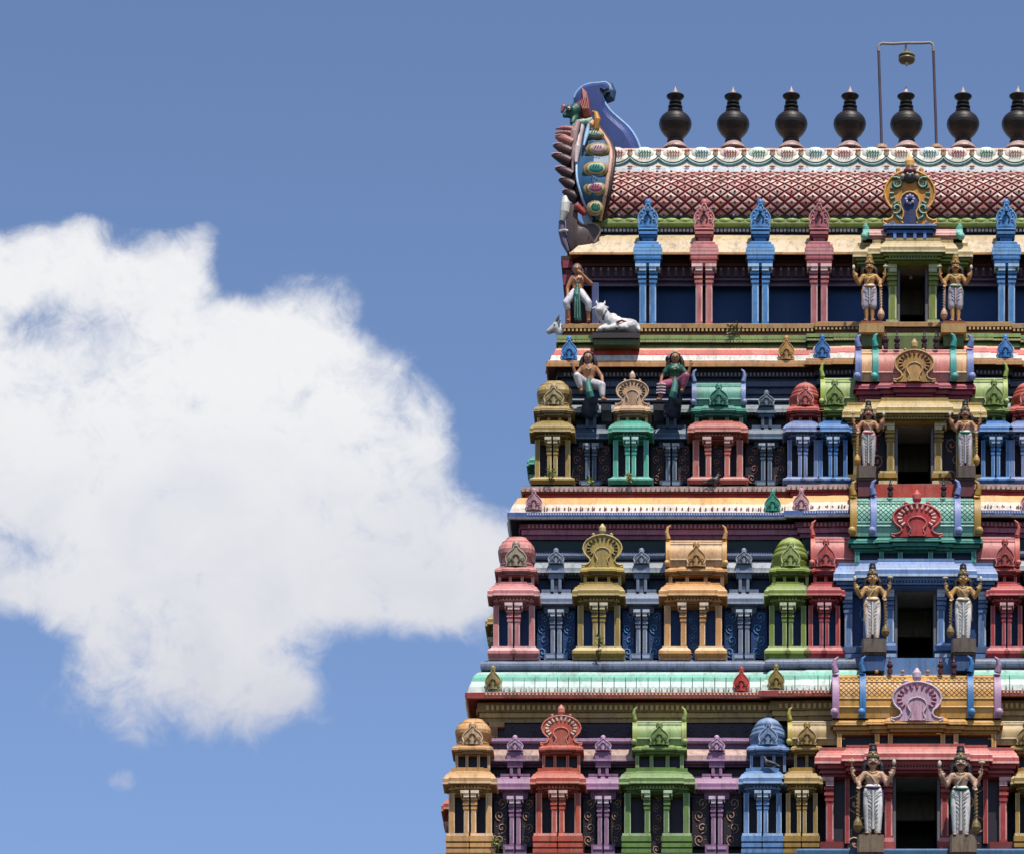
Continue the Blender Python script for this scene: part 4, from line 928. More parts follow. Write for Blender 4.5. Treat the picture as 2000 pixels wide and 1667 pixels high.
    if T == 1:
        gx, gy_, gz = X(au, Yu-.16), Yu-.16, Z(avb, Yu-.16); k = .01
        for sx in (-1, 1):
            for cz, rr, st, dr in ((80, 13, 60, 1), (30, 11, -60, -1)):
                dm = MB(); pts = []; rs = []
                for q in range(12):
                    a = math.radians(st+dr*q*30); r = rr*(1-.06*q); pts.append((gx+sx*(27*k+math.cos(a)*r*k), gy_-.02+.03, gz+(cz+math.sin(a)*r)*k)); rs.append(.034 if q < 9 else .045)
                dm.tube(pts, rs, 6, '#3f7a70'); dm.tube([(x, y-.03, z) for x, y, z in pts], .012, 5, '#b8ccb0')
                if cz == 30: dm.tube([(gx+sx*15*k, gy_-.02, gz+6*k), (gx+sx*24*k, gy_+.0, gz+12*k), (gx+sx*32*k, gy_+.02, gz+24*k)], [.03, .035, .015], 6, '#3f7a70')
                dm.build('scroll', root, (gx, gy_, gz+cz*k))
        fl = MB()
        for a in range(0, 360, 45): fl.ball((gx+math.cos(math.radians(a))*.075, gy_-.06, gz+.46+math.sin(math.radians(a))*.075), .034, '#a8a8d0', 8, (1, .5, 1))
        fl.ball((gx, gy_-.08, gz+.46), .04, '#20203c', 8); fl.build('flower', root, (gx, gy_, gz+.46))
        mk = MB(); mk.ball((gx, gy_-.04, gz+.90), .13, '#3c4448', 12, (1.1, .7, .8)); mk.ball((gx, gy_-.06, gz+1.02), .11, '#6c2c34', 12, (1.2, .7, .7))
        for sx in (-1, 1): mk.ball((gx+sx*.14, gy_-.04, gz+.92), .06, '#c8a080', 8); mk.ball((gx+sx*.05, gy_-.13, gz+.94), .025, '#d8d0c0', 6)
        mk.tube([(gx, gy_-.02, gz+1.05), (gx, gy_-.02, gz+1.2)], [.07, .01], 8, '#4c3a34'); mk.build('mask', root, (gx, gy_, gz+.9))
        pb = MB(); yb = gy_+.02
        pb.sweep(rect_path(gx-.40, gx+.40, yb, Yw+.3), mold(469, 456, .02, '#2c4474')+mold(456, 450, .06, '#3a5c94')+mold(450, 446, .03, '#2c4474')+mold(446, 441, .10, '#4a6ca4')+mold(441, 437.5, .13, '#8c9cc4'), yb)
        pb.box(gx-.39, gx+.39, yb+.01, Yw+.3, Z(469, yb), Z(438, yb+.1), '#3a5c94')
        for q in range(4): pb.box(gx-.33+q*.2, gx-.27+q*.2, yb-.07, yb, Z(469, yb), Z(456, yb), '#5c84bc')
        pb.build('gable_pedestal', root, (gx, yb, Z(469, yb)))
    return root
# (half width, roof colour, outer ring, inner ring, segments, lattice, arch colours, inner ring u, arch u, arch base v, arch top v, arch width)
pavilion(4, 186, '#ab3632', '#c45a52', (1668, 1508, 1482, 1456, 1430, 1402, 1312),
         'red doorway pavilion under a yellow lattice barrel roof', (163, '#cf9440', '#b58cae', '#3f80c0', [(-160, -105, '#d89c44'), (-105, 105, '#dba048'), (105, 160, '#d89c44')], ('#7a5224', .16, .40, .10), '#c9a4b8', '#d0a0b4', '#b86a84', 105, 1791, 1406, 1330, 100))
pavilion(3, 147, '#5878aa', '#6c8cc0', (1284, 1146, 1124, 1095, 1074, 1047, 966),
         'blue doorway pavilion under a teal lattice barrel roof', (126, '#2f8a78', '#b08838', '#8494cc', [(-124, -82, '#7ab8a4'), (-82, 82, '#7fbca8'), (82, 124, '#7ab8a4')], ('#1f5a50', .12, .36, .10), '#b42e2c', '#b03030', '#e8b0a8', 82, 1791, 1046, 982, 98))
pavilion(2, 128, '#a08230', '#b8984c', (945, 822, 806, 782, 777, 746, 678),
         'olive gold doorway pavilion under a pink barrel roof', (114, '#9a2f40', '#6c7cb0', '#3a9a90', [(-112, -76, '#d8a472'), (-76, 76, '#d07c70'), (76, 112, '#d8a472')], None, '#b08440', '#b88a48', '#8a4c30', 76, 1786, 745, 683, 80))
pavilion(1, 104, '#7d8c34', '#b49a62', (655, 512, 492, 470, 469, 468, 448),
         'green doorway pavilion below the great ochre horseshoe gable', (96, '#c88078', '#6cb8a4', None, [(-96, 96, '#d89a90')], None, '#d8902c', '#2c3460', '#5a9080', 0, 1777, 437, 332, 103))

# ------------------------------------------------------------------ shrines, left half in order, then mirrored
SH = []
def S(*a, **k): r = shrine(*a, **k); SH.append(r); return r
a1 = S(4, 868, 968, '#c9975c', 'dome', '#cf9d66', 'tan shrine with a cushion dome on the lowest storey', ucr=(886, 960), vcr=1402)
a2 = S(4, 1038, 1142, '#bb4f36', 'horseshoe', '#c8583e', 'orange red shrine with a horseshoe gable', ucr=(1056, 1136), vcr=1388, kcol='#e8c8b8')
a3 = S(4, 1211, 1355, '#64843a', 'barrel', '#7d9a48', 'green shrine with a barrel roof', ucr=(1238, 1338), vcr=1404, wide=True, kcol='#a0b060')
a4 = S(4, 1445, 1534, '#5f88bc', 'onion', '#6f8fc0', 'blue shrine with a ribbed onion dome', ucr=(1462, 1538), vcr=1398)
a5 = S(4, 1528, 1604, '#a07c32', 'barrel', '#b08c48', 'gold shrine with a barrel roof beside the red doorway', ucr=(1548, 1604), vcr=1404, half=True, crown_u=(1543, 1650), kcol='#b8a850')
b1 = S(3, 955, 1052, '#c97a78', 'dome', '#cf8680', 'pink shrine with a cushion dome', ucr=(970, 1046), vcr=1047, kcol='#a89880')
b2 = S(3, 1120, 1219, '#9c8038', 'horseshoe', '#b39848', 'gold shrine with a horseshoe gable', ucr=(1137, 1216), vcr=1034, kcol='#e8e0c8')
b3 = S(3, 1289, 1418, '#cf9350', 'barrel', '#d49c5c', 'apricot shrine with a barrel roof', ucr=(1303, 1417), vcr=1051, wide=True, kcol='#dfa860')
b4 = S(3, 1495, 1582, '#788c30', 'onion', '#8a9c3c', 'green shrine with a round dome', ucr=(1506, 1582), vcr=1046)
b5 = S(3, 1572, 1648, '#ac3234', 'barrel', '#b84844', 'red shrine with a barrel roof beside the blue doorway', ucr=(1586, 1640), vcr=1044, half=True, crown_u=(1588, 1670), kcol='#d8685a')
c1 = S(2, 1037, 1121, '#9c8038', 'dome', '#b09458', 'olive shrine with a cushion dome', ucr=(1046, 1118), vcr=744)
c2 = S(2, 1190, 1274, '#3d9a82', 'horseshoe', '#d2a880', 'teal shrine with a cream horseshoe gable', ucr=(1202, 1268), vcr=735, kcol='#b87c50', lower='#46a890')
c3 = S(2, 1345, 1459, '#bc6254', 'barrel', '#3f9078', 'salmon shrine with a mint barrel roof', ucr=(1354, 1454), vcr=745, wide=True, kcol='#8494c4')
c4 = S(2, 1531, 1605, '#6a7cae', 'onion', '#b8483c', 'grey blue shrine with a red onion dome', ucr=(1540, 1606), vcr=745)
c5 = S(2, 1592, 1662, '#3a74b8', 'barrel', '#7c9440', 'bright blue shrine with a green barrel roof', ucr=(1604, 1656), vcr=735, half=True, crown_u=(1607, 1680), kcol='#a0b050')
NI = []
for T, us, c, k in ((4, (1006, 1178, 1400), '#96688f', '#c89cc0'), (3, (1086, 1253, 1453), '#6c7c98', '#8f9cb0'), (2, (1154, 1311, 1497), '#445a74', '#6c7c8c')):
    for u in us:
        if T == 2 and u != 1497: NI.append(niche(T, u, c, k, kv=788))
        else: NI.append(niche(T, u, c, k))
# mirrored on the right of the doorway, and turned to the left flank
for r in SH+NI:
    c = copy_tree(r, tower); wx = WP[r.name].x; c.location.x = MX(wx)-BASE[0]
    if r in (a5, b5, c5): c.scale = (-1, 1, 1)
for T, lst, uc in ((4, (a2, a3, a2), 868), (3, (b2, b3, b2), 955), (2, (c2, c3), 1037)):
    t = TV[T]; xl = X(uc+5, t['Y'])
    for i, r in enumerate(lst):
        c = copy_tree(r, tower); c.rotation_euler = (0, 0, -math.pi/2)
        c.location = Vector((xl-.05, t['Y']+1.9+1.9*i, WP[r.name].z))-Vector(BASE)
# scroll panels of the recesses
def recess_panels():
    for T, v0, v1, spans in ((4, 1556, 1652, ((968, 988), (1022, 1040), (1142, 1160), (1196, 1212), (1355, 1382), (1416, 1446))),
                         (3, 1192, 1285, ((1052, 1070), (1102, 1120), (1219, 1236), (1270, 1289), (1418, 1437), (1470, 1495))),
                         (2, 868, 944, ((1120, 1140), (1170, 1190), (1274, 1295), (1327, 1345), (1459, 1482), (1512, 1532)))):
        t = TV[T]; Y = t['wall']-.12
        for a, b in spans:
            for m_ in (0, 1):
                xa, xb = X(a-3, Y), X(b+3, Y)
                if m_: xa, xb = MX(xb), MX(xa)
                scroll_panel(tower, xa, xb, Y, v0, v1, t['pan'], t['curl'], n=4)
    t = TV[4]; Y = .42
    for a, b in ((985, 1060), (1130, 1240), (1335, 1470)):
        for m_ in (0, 1):
            xa, xb = X(a, Y), X(b, Y)
            if m_: xa, xb = MX(xb), MX(xa)
            scroll_panel(tower, xa, xb, Y, 1411, 1438, '#2b1d29', '#5a4a62')
    mb = MB(); mb.box(X(955, .4), X(985, .4), .36, .5, Z(1420, .4), Z(1410, .4), '#b08a5c'); mb.box(X(958, .4), X(972, .4), .36, .5, Z(1440, .4), Z(1420, .4), '#8a6a44'); mb.build('corner_block', tower, (X(960, .4), .4, Z(1440, .4)))
recess_panels()
# gable ornaments standing on the cornices
for u, v0, v1, c, Y in ((963, 1346, 1300, '#a08c50', .12), (1448, 1349, 1302, '#c83c34', .12), (1516, 1344, 1297, '#98823c', .02),
                        (1043, 995, 954, '#cf9aa4', .86), (1509, 998, 957, '#3c9c80', .86), (1565, 995, 954, '#d09aa0', .76),
                        (1112, 702, 658, '#4a8ad0', 1.68), (1536, 703, 657, '#c8924c', 1.68), (1606, 699, 655, '#3c7ec8', 1.58)):
    g = gable_ornament(tower, u, Y, v0, v1, 31, c, ridge=.45)
    c2_ = copy_tree(g, tower); c2_.location.x = MX(WP[g.name].x)-BASE[0]
# fixtures in the open dado below each doorway
def sills():
    for T, Y, v0, v1, hw, c in ((3, .05, 1316, 1284, 75, '#5d84b8'), (2, .78, 975, 945, 78, '#b8402c'), (1, 1.6, 682, 656, 50, '#5a6a34'), (4, -.62, 1700, 1662, 60, '#2c64a0')):
        v1 = v1+(3 if T == 4 else 0); mb = MB(); w = hw*(100+Y)/10000.0; mb.box(XC-w, XC+w, Y, Y+.9, Z(v0+4, Y), Z(v1, Y), c); mb.build('door_sill', tower, (XC, Y, Z(v0, Y)))
sills()
# little dark spikes left on the pavilion ridges
def spikes():
    for us, v, Y, c in (((1738, 1837, 1863), 1310, -.28, '#5a2a2c'), ((1739, 1843), 964, .45, '#3a2a30'), ((1730, 1752, 1805, 1828), 676, 1.2, '#3a2430')):
        for u in us:
            mb = MB(); x = X(u, Y); z = Z(v, Y)-.05
            mb.lathe(x, Y, [(.05, z), (.055, z+.08), (.03, z+.1), (.06, z+.14), (.065, z+.17), (.03, z+.2), (.035, z+.23), (.02, z+.27), (.006, z+.36)], 10, c); mb.build('ridge_knob', tower, (x, Y, z))
    for u in (1712, 1738, 1763, 1812, 1837):
        mb = MB(); x = X(u, -.2); mb.ball((x, -.2, Z(1311, -.2)), .045, '#c8905c', 8, (1, 1, .8)); mb.build('ridge_bead', tower, (x, -.2, Z(1311, -.2)))
spikes()
# below the frame: the next storey's roof line, the stone base down to the ground
def lower():
    P5 = tpath(852, -.5, [(1560, .3)], 9.2)
    mb = MB(); mb.sweep(P5, [(-.1, 1668, '#4a8cc0'), (0, 1667, '#4a8cc0'), (.05, 1664, '#4a8cc0'), (.02, 1663, '#6aa8d0'), (-.5, 1662.5, '#5a90b0')][0:1]+[(.05, 1700, '#2f6c60'), (.05, 1669, '#2f5c84'), (.02, 1666, '#3c6c94'), (-.7, 1666, '#3c5c74')], -.5); mb.build('cornice', tower, (XC, -.5, Z(1668, -.5)))
    bb = MB(); zt = Z(1690, -.4)
    for k in range(6):
        z1 = zt-k*3.9; z0 = z1-3.9; e = .9*k
        bb.box(X(860, 0)-e, MX(X(860, 0))+e, -.45-e*.8, 9+e*.8, z0+.9, z1-.5, ('#a8785c', '#6f8c9c', '#a89058', '#98605c', '#789060', '#a08c74')[k])
        bb.box(X(860, 0)-e-.4, MX(X(860, 0))+e+.4, -.85-e*.8, 9.4+e*.8, z1-.5, z1, '#b8a890'); bb.box(X(860, 0)-e-.5, MX(X(860, 0))+e+.5, -1-e*.8, 9.5+e*.8, z0, z0+.9, '#8c5048')
    zz = zt-6*3.9; bb.box(-9, MX(-9), -6.5, 15.5, -1.6, zz, '#9a9086'); bb.build('lower_storeys', tower, (XC, -.4, -1.6))
    g = MB(); g.add([(-2500, -300, -1.62), (2500, -300, -1.62), (2500, 3000, -1.62), (-2500, 3000, -1.62)], [(0,1,2,3)], paint('#4c4f42', .9, .3)); o = g.build('ground'); o['kind'] = 'structure'
lower()

# ------------------------------------------------------------------ pots on the ridge, lamp frame
def kalasha(u, label):
    Y = 3.75; x = X(u, Y)
    pr = [(26, 290), (24, 288), (18, 283), (15, 280)]
    t = thing('ridge_finial', label, 'finial', (x, Y, Z(292, Y)), 'dark metal pot finials along the roof ridge')
    k = (100+Y)/10000.0
    b = MB(); b.lathe(x, Y, [(27*k, Z(294, Y)), (25*k, Z(290, Y)), (20*k, Z(285, Y)), (16*k, Z(281, Y))], 24, '#b89a94'); b.build('base', t, (x, Y, Z(294, Y)))
    m = MB(); metal = paint('#2b2320', .42, .6)
    t.rotation_euler = (random.uniform(-.02, .02), random.uniform(-.025, .025), random.uniform(0, 6))
    P = [(15.5, 281), (17, 279), (17, 276), (14.5, 274.5), (15.5, 272), (19, 267), (25, 261), (30, 254), (32.6, 248), (33.4, 243), (32.4, 237), (29, 231), (23.5, 226), (17.5, 223), (13, 221.5), (15.5, 219.5), (15.5, 216.5), (12, 215), (9.5, 213.6), (14.5, 211.5), (14.8, 208.8), (10.5, 206.8), (8.8, 205.3), (12.6, 203.3), (12.8, 200.8), (9.4, 199.2), (11, 196.5), (15, 193), (18, 190), (18, 188.4), (13.5, 187.3), (8.5, 186), (7, 185)]
    m.lathe(x, Y, [(r*k*.96, Z(v, Y)) for r, v in P], 28, metal); m.build('pot', t, (x, Y, Z(281, Y)))
    tip = MB(); tip.lathe(x, Y, [(7*k, Z(185.5, Y)), (6.2*k, Z(182, Y)), (4*k, Z(178, Y)), (2*k, Z(174, Y)), (.5*k, Z(169.5, Y))], 14, paint('#b8a09c', .4, .2)); tip.build('spire', t, (x, Y, Z(185, Y)))
    return t
for u, l in ((1319, 'dark pot finial nearest the blue end fin'), (1432, 'second dark pot finial from the blue end fin'), (1545, 'third dark pot finial from the blue end fin'), (1659, 'dark pot finial just left of the metal lamp frame'),
             (1771, 'dark pot finial standing inside the metal lamp frame'), (1881, 'dark pot finial just right of the metal lamp frame'), (1988, 'dark pot finial cut by the right edge of the photo')): kalasha(u, l)
def lamp_frame():
    Y = 3.62; t = thing('lamp_frame', 'tall rusty pipe frame with a small hanging lamp over the roof ridge', 'lamp', (X(1776, Y), Y, Z(286, Y)))
    def P(u, v): return (X(u, Y), Y, Z(v, Y))
    rust = paint('#5a4650', .5, .5); gal = paint('#a09890', .5, .3)
    for a, b in ((1722, 1716), (1829, 1823)):
        m = MB(); m.tube([P(a, 290), P(a-1.5, 230), P(a-4, 160), P(b, 98)], .028, 10, rust); m.lathe(X(a, Y), Y, [(.13, Z(292, Y)), (.12, Z(286, Y)), (.05, Z(284, Y))], 12, '#c8a88c'); m.build('post', t, P(a, 290))
        m = MB(); m.lathe(X(b, Y), Y, [(.034, Z(101, Y)), (.036, Z(93, Y))], 10, gal); m.build('socket', t, P(b, 101))
    m = MB(); m.tube([P(1716, 96), P(1716, 91), P(1718, 87), P(1723, 85), P(1745, 86), P(1768, 84.5), P(1800, 84.5), P(1816, 83.5), P(1821, 86), P(1823, 91), P(1823, 96)], .026, 10, gal); m.build('crossbar', t, P(1770, 85))
    m = MB(); m.tube([P(1769, 86), P(1769.5, 98)], .02, 8, rust)
    k = .01; x, _, z = P(1771, 100)
    m.lathe(x, Y, [(.165, z-.12), (.17, z-.10), (.15, z-.075), (.07, z-.055), (.05, z-.02), (.05, z+.02), (.02, z+.04)], 20, paint('#8c8264', .4, .3)); m.lathe(x, Y, [(.13, z-.16), (.12, z-.12)], 20, paint('#3c3428', .4, .3)); m.lathe(x, Y, [(.08, z-.235), (.15, z-.215), (.172, z-.18), (.165, z-.155), (.13, z-.15)], 20, paint('#7a7050', .4, .3)); lp = m.build('lamp', t, P(1771, 125))
    m = MB(); m.ball((x, Y, z-.25), .04, '#c8c0b0', 10, (1, 1, 1.5)); m.build('bulb', lp, P(1771, 125))
lamp_frame()

# ------------------------------------------------------------------ figures
class Fig:
    """figure helper: positions in photograph pixels from the feet, depth towards the viewer positive"""
    def __init__(s, u, v, Y, sc=1.0, flip=1):
        s.x = X(u, Y); s.Y = Y; s.z = Z(v, Y); s.k = .01*(100+Y)/100.0*sc; s.fl = flip
    def p(s, a): return (s.x+a[0]*s.k*s.fl, s.Y-a[2]*s.k if len(a) > 2 else s.Y, s.z+a[1]*s.k)
    def cap(s, mb, a, b, r0, r1, mat, n=10, flat=1.0): mb.capsule(s.p(a), s.p(b), r0*s.k, r1*s.k, mat, n, flat)
    def ball(s, mb, a, r, mat, sc=(1,1,1), n=12): mb.ball(s.p(a), r*s.k, mat, n, sc)
    def tube(s, mb, pts, r, mat, n=8): mb.tube([s.p(a) for a in pts], [q*s.k for q in r] if isinstance(r, (list, tuple)) else r*s.k, n, mat)
def hand(F, mb, w, d, curl, mat, side=1):
    """palm, four fingers of unequal length and a thumb leaving the side of the palm; w wrist, d unit direction"""
    dx, dz = d; px, pz = -dz, dx
    F.cap(mb, w, (w[0]+dx*4, w[1]+dz*4, w[2]), 3.0, 3.6, mat, 8)
    for i, ln in enumerate((5.2, 6.2, 5.8, 4.6)):
        o = (i-1.5)*1.9; b = (w[0]+dx*6+px*o, w[1]+dz*6+pz*o, w[2]+.5); m = (b[0]+dx*ln*.55+px*o*.12, b[1]+dz*ln*.55+pz*o*.12, w[2]+1+curl)
        e = (m[0]+dx*ln*.45*(1-curl*.12), m[1]+dz*ln*.45*(1-curl*.12), w[2]+1+curl*2)
        F.cap(mb, b, m, 1.05, .95, mat, 6); F.cap(mb, m, e, .95, .8, mat, 6)
    b = (w[0]+dx*2+px*3.2*side, w[1]+dz*2+pz*3.2*side, w[2]+.6); m = (b[0]+dx*2+px*2.4*side, b[1]+dz*2+pz*2.4*side, w[2]+1.6)
    F.cap(mb, b, m, 1.3, 1.1, mat, 6); F.cap(mb, m, (m[0]+dx*2.4, m[1]+dz*2.4, w[2]+2), 1.1, .9, mat, 6)
def guardian(u, v, Y, sc, flip, skin, label, cloth='#f0ece6', pleat='#a4a0a8', sash='#3a2c5c', crown='#8a7a5a', tall='#2a2830', long=True, fierce=True, club='#7a6438', clubtop=False, raised=(1, 1), plinth=None, collar=True):
    F = Fig(u, v, Y, sc, flip)
    root = thing('guardian_statue', label, 'statue', (F.x, Y, F.z), 'four armed guardian statues flanking the doorways')
    b = MB()
    # trunk
    F.cap(b, (0, 88, 0), (0, 97, 1), 13.5, 12, skin, 12, .75); F.cap(b, (0, 99, 1), (0, 113, 2), 11.5, 15.5, skin, 12, .75)
    F.cap(b, (-13, 121, 1), (13, 121, 1), 7.2, 7.2, skin, 10); F.ball(b, (-7, 114, 8), 6.4, skin, (1, .6, .8)); F.ball(b, (7, 114, 8), 6.4, skin, (1, .6, .8))
    F.cap(b, (0, 122, 1), (0, 133, 2), 6, 5.4, skin)
    # head with face
    F.ball(b, (0, 145, 3), 12.2, skin, (.95, .95, 1.12)); F.ball(b, (0, 135.5, 8), 5, skin, (1.1, .8, .8)); F.ball(b, (0, 142.5, 15.5), 2.5, skin, (.9, 1, 1)); F.cap(b, (0, 148, 13.5), (0, 143.5, 15.2), 1.4, 1.9, skin, 6)
    for sx in (-1, 1):
        F.ball(b, (sx*12, 143, 2), 3.2, skin, (.5, .8, 1.3)); F.ball(b, (sx*6.5, 140, 11), 3.2, skin)
        # legs and feet
        F.cap(b, (sx*7.5, 88, 0), (sx*8, 47, 2), 10.5, 7, skin); F.cap(b, (sx*8, 47, 2), (sx*7.5, 8, 0), 7, 4.2, skin); F.ball(b, (sx*8, 30, -1), 6.6, skin, (1, 1, 1.7))
        F.cap(b, (sx*8, 4, 1), (sx*11, 3, 14), 4, 3.2, skin, 8)
        for q in range(4): F.cap(b, (sx*(9+q*1.6), 3, 16), (sx*(9.4+q*1.9), 2, 19), 1.3, 1.1, skin, 6)
    # arms: the club arm on the -x side, the others raised
    F.cap(b, (-17, 122, 1), (-29, 104, 3), 6, 4.8, skin); F.cap(b, (-29, 104, 3), (-26, 98, 13), 4.6, 3.4, skin); F.cap(b, (-26, 98, 13), (-28, 96, 17), 3.4, 3.0, skin, 8)
    hand(F, b, (-27, 97, 17), (-.25, -.97), 2, skin, 1)
    F.cap(b, (-17, 122, -3), (-33, 110, -3), 5.6, 4.6, skin); F.cap(b, (-33, 110, -3), (-40, 122, 3), 4.4, 3.1, skin); hand(F, b, (-40.5, 123, 3), (0, 1), 1.5, skin, -1)
    F.cap(b, (17, 122, -3), (32, 110, -3), 5.6, 4.6, skin); F.cap(b, (32, 110, -3), (40, 122, 3), 4.4, 3.1, skin); hand(F, b, (40.5, 123, 3), (0, 1), 1.5, skin, 1)
    if clubtop: F.cap(b, (17, 121, 2), (24, 103, 8), 5.6, 4.4, skin); F.cap(b, (24, 103, 8), (31, 99, 20), 4.2, 3.2, skin); hand(F, b, (31, 99, 21), (.7, .7), 0, skin, -1)
    else: F.cap(b, (17, 121, 3), (27, 101, 6), 6, 4.8, skin); F.cap(b, (27, 101, 6), (34, 113, 16), 4.5, 3.2, skin); hand(F, b, (34.5, 114, 17), (.3, .95), .5, skin, 1)
    o = b.build('body', root, (F.x, Y, F.z)); remesh(o, .0125*sc, 2)
    # cloth
    c = MB()
    zl = 10 if long else 44
    for sx in (-1, 1):
        F.cap(c, (sx*7.2, 87, 1), (sx*9, 60, 3), 12, 11, cloth, 12); F.cap(c, (sx*9, 60, 3), (sx*(9 if long else 10), zl, 2), 11, 7 if long else 10, cloth, 12)
    F.cap(c, (-6, 92, 1), (6, 92, 1), 11.5, 11.5, cloth, 12)
    o = c.build('dhoti', root, (F.x, Y, F.z)); remesh(o, .018*sc, 5)
    pl = MB(); z_ = 84
    while z_ > zl+8:
        t = (84-z_)/74.0; w = 18.5-6.5*t if long else 18.5-2*t
        for sx in (-1, 1): F.tube(pl, [(sx*1.5, z_-7, 13.2-4*t), (sx*w*.5, z_-2, 15.4-4.2*t), (sx*w*.95, z_+3.5, 9.5-3*t)], [.5, .85, .5], pleat, 5)
        z_ -= 8.2
    F.tube(pl, [(0, 86, 14), (0, 60, 13), (0, zl+2, 9)], [2.6, 2.2, 3.2], shift(cloth, .95), 7)
    pl.build('pleats', root, (F.x, Y, F.z))
    s_ = MB(); F.tube(s_, [(-15, 95, 3), (-9, 92, 12), (0, 90.5, 15), (9, 92, 12), (15, 95, 3)], [2.5, 3, 3.2, 3, 2.5], sash); F.tube(s_, [(15, 94, 4), (19, 80, 5), (18, 60, 5), (20, 46, 5)], [2.5, 2.6, 2.4, 1.2], sash)
    s_.build('sash', root, (F.x, Y, F.z))
    if collar:
        n_ = MB(); gold = '#c8a050'
        for r_, zz in ((8, 127), (12, 123)): F.tube(n_, [(r_*math.sin(math.radians(a)), zz-r_*.9*math.cos(math.radians(a))*.9, 7+5*math.cos(math.radians(a))) for a in range(-80, 81, 20)], 1.3, gold, 6)
        F.tube(n_, [(-12, 124, 7), (-4, 114, 14), (6, 102, 13), (11, 95, 8)], 1.0, '#e0c8a0', 6)
        n_.build('necklace', root, (F.x, Y, F.z))
        n_ = MB()
        for sx in (-1, 1):
            F.tube(n_, [(sx*(37+3.4*math.cos(math.radians(a))), 118+1.2*math.cos(math.radians(a)), 1+3.6*math.sin(math.radians(a))) for a in range(0, 361, 45)], 1.0, gold, 5)
            F.tube(n_, [(sx*(24+4.6*math.cos(math.radians(a))), 114+3*math.cos(math.radians(a)), -1+5.8*math.sin(math.radians(a))) for a in range(0, 361, 45)], 1.1, gold, 5)
        n_.build('armlets', root, (F.x, Y, F.z))
    # hair and crown
    h = MB(); dark = '#1c1a1e'
    F.ball(h, (0, 146, -1), 13, dark, (1.05, .95, 1.1)); 
    for sx in (-1, 1): F.tube(h, [(sx*12, 148, -1), (sx*17, 138, -2), (sx*18, 128, -2), (sx*14, 121, -2)], [4, 6, 6, 2.5], dark)
    h.build('hair', root, (F.x, Y, F.z))
    cr = MB(); x0, y0, z0 = F.p((0, 153, 3)); k = F.k
    cr.lathe(x0, y0, [(12.6*k, z0-1.5*k), (13.2*k, z0+1.5*k), (12*k, z0+4*k), (9.5*k, z0+6*k), (10*k, z0+9*k), (8*k, z0+11*k)], 18, crown)
    cr.lathe(x0, y0, [(8*k, z0+10*k), (8.6*k, z0+15*k), (7.4*k, z0+20*k), (7.8*k, z0+23*k), (5*k, z0+26*k), (1*k, z0+27*k)], 18, tall)
    F.ball(cr, (0, 158, 15.2), 2.6, '#d8b060'); cr.build('crown', root, (F.x, Y, F.z))
    f = MB()
    for sx in (-1, 1): F.ball(f, (sx*4.6, 146.5, 13.2), 2.2, '#e8e4dc', (1.2, .6, .8), 8); F.ball(f, (sx*4.5, 146.5, 14.4), 1.1, '#101010', (1, .6, 1), 6); F.tube(f, [(sx*1.8, 149.5, 14.6), (sx*5, 151, 14), (sx*8.5, 149.3, 11.8)], .8, dark, 5)
    f.build('eyes', root, (F.x, Y, F.z))
    f = MB()
    if fierce: F.tube(f, [(-8, 141, 12.5), (-4, 138.8, 15), (0, 140, 16), (4, 138.8, 15), (8, 141, 12.5)], [.7, 1.5, 1.1, 1.5, .7], dark, 6)
    F.tube(f, [(-3, 136.6, 14), (0, 136, 14.8), (3, 136.6, 14)], 1.1, '#8a2c28', 6); f.build('mouth', root, (F.x, Y, F.z))
    # attributes
    a = MB(); F.tube(a, [(-41, 127, 6), (-41.5, 142, 6)], 1.2, club, 6); F.ball(a, (-41.5, 146, 6), 5.2, '#c8b890', (1.35, .5, .55)); F.ball(a, (-41.5, 149.5, 6), 2.2, '#c8b890'); a.build('discus', root, (F.x, Y, F.z))
    a = MB(); F.tube(a, [(41, 127, 6), (41, 138, 6)], [1.6, 1.2], club, 6); F.ball(a, (41, 143.5, 6), 4.6, '#d8d0c0', (.85, .8, 1.45)); a.build('conch', root, (F.x, Y, F.z))
    a = MB(); F.tube(a, [(-28, 92, 17), (-29, 70, 16), (-30, 45, 15), (-30, 32, 15)], [2.6, 3.2, 3.0, 2.6], club, 8)
    x1, y1, z1 = F.p((-30, 8, 15)); a.lathe(x1, y1, [(2*k, z1-5*k), (7*k, z1), (9.5*k, z1+7*k), (8*k, z1+15*k), (4*k, z1+22*k), (3*k, z1+26*k)], 14, shift(club, 1.1))
    for q in range(7):
        zz = 38+q*7.5; F.tube(a, [(-33.2, zz+1.5, 15.5), (-29.5, zz-1, 19), (-26, zz-2.5, 15.5)], .8, shift(club, 1.4, .15), 5)
    a.build('club', root, (F.x, Y, F.z))
    return root
G = guardian
YS = {4: -.9, 3: -.12, 2: .63, 1: 1.6}
G(1705, 1633, YS[4], 1.0, 1, '#c69c82', 'guardian statue in white pleated cloth with purple sash, left of the red doorway', sash='#4a3a6c')
G(1876, 1636, YS[4], 1.0, -1, '#c49e88', 'guardian statue in white pleated cloth with green sash, right of the red doorway', sash='#245c44')
G(1704, 1251, YS[3], .84, -1, '#d0a064', 'golden guardian statue with tall dark crown, left of the blue doorway', cloth='#f2e8e0', pleat='#b09a9c', sash='#c89a58', fierce=False)
G(1881, 1252, YS[3], .84, 1, '#cc9c5a', 'golden guardian statue with tall dark crown, right of the blue doorway', cloth='#f2eeea', pleat='#b8b2ac', sash='#b48a48', fierce=False)
G(1696, 915, YS[2], .73, 1, '#c08668', 'reddish brown guardian statue with pink waist cloth, left of the olive gold doorway', cloth='#d2ccc8', pleat='#5a5c58', sash='#c86a6c', club='#a88040')
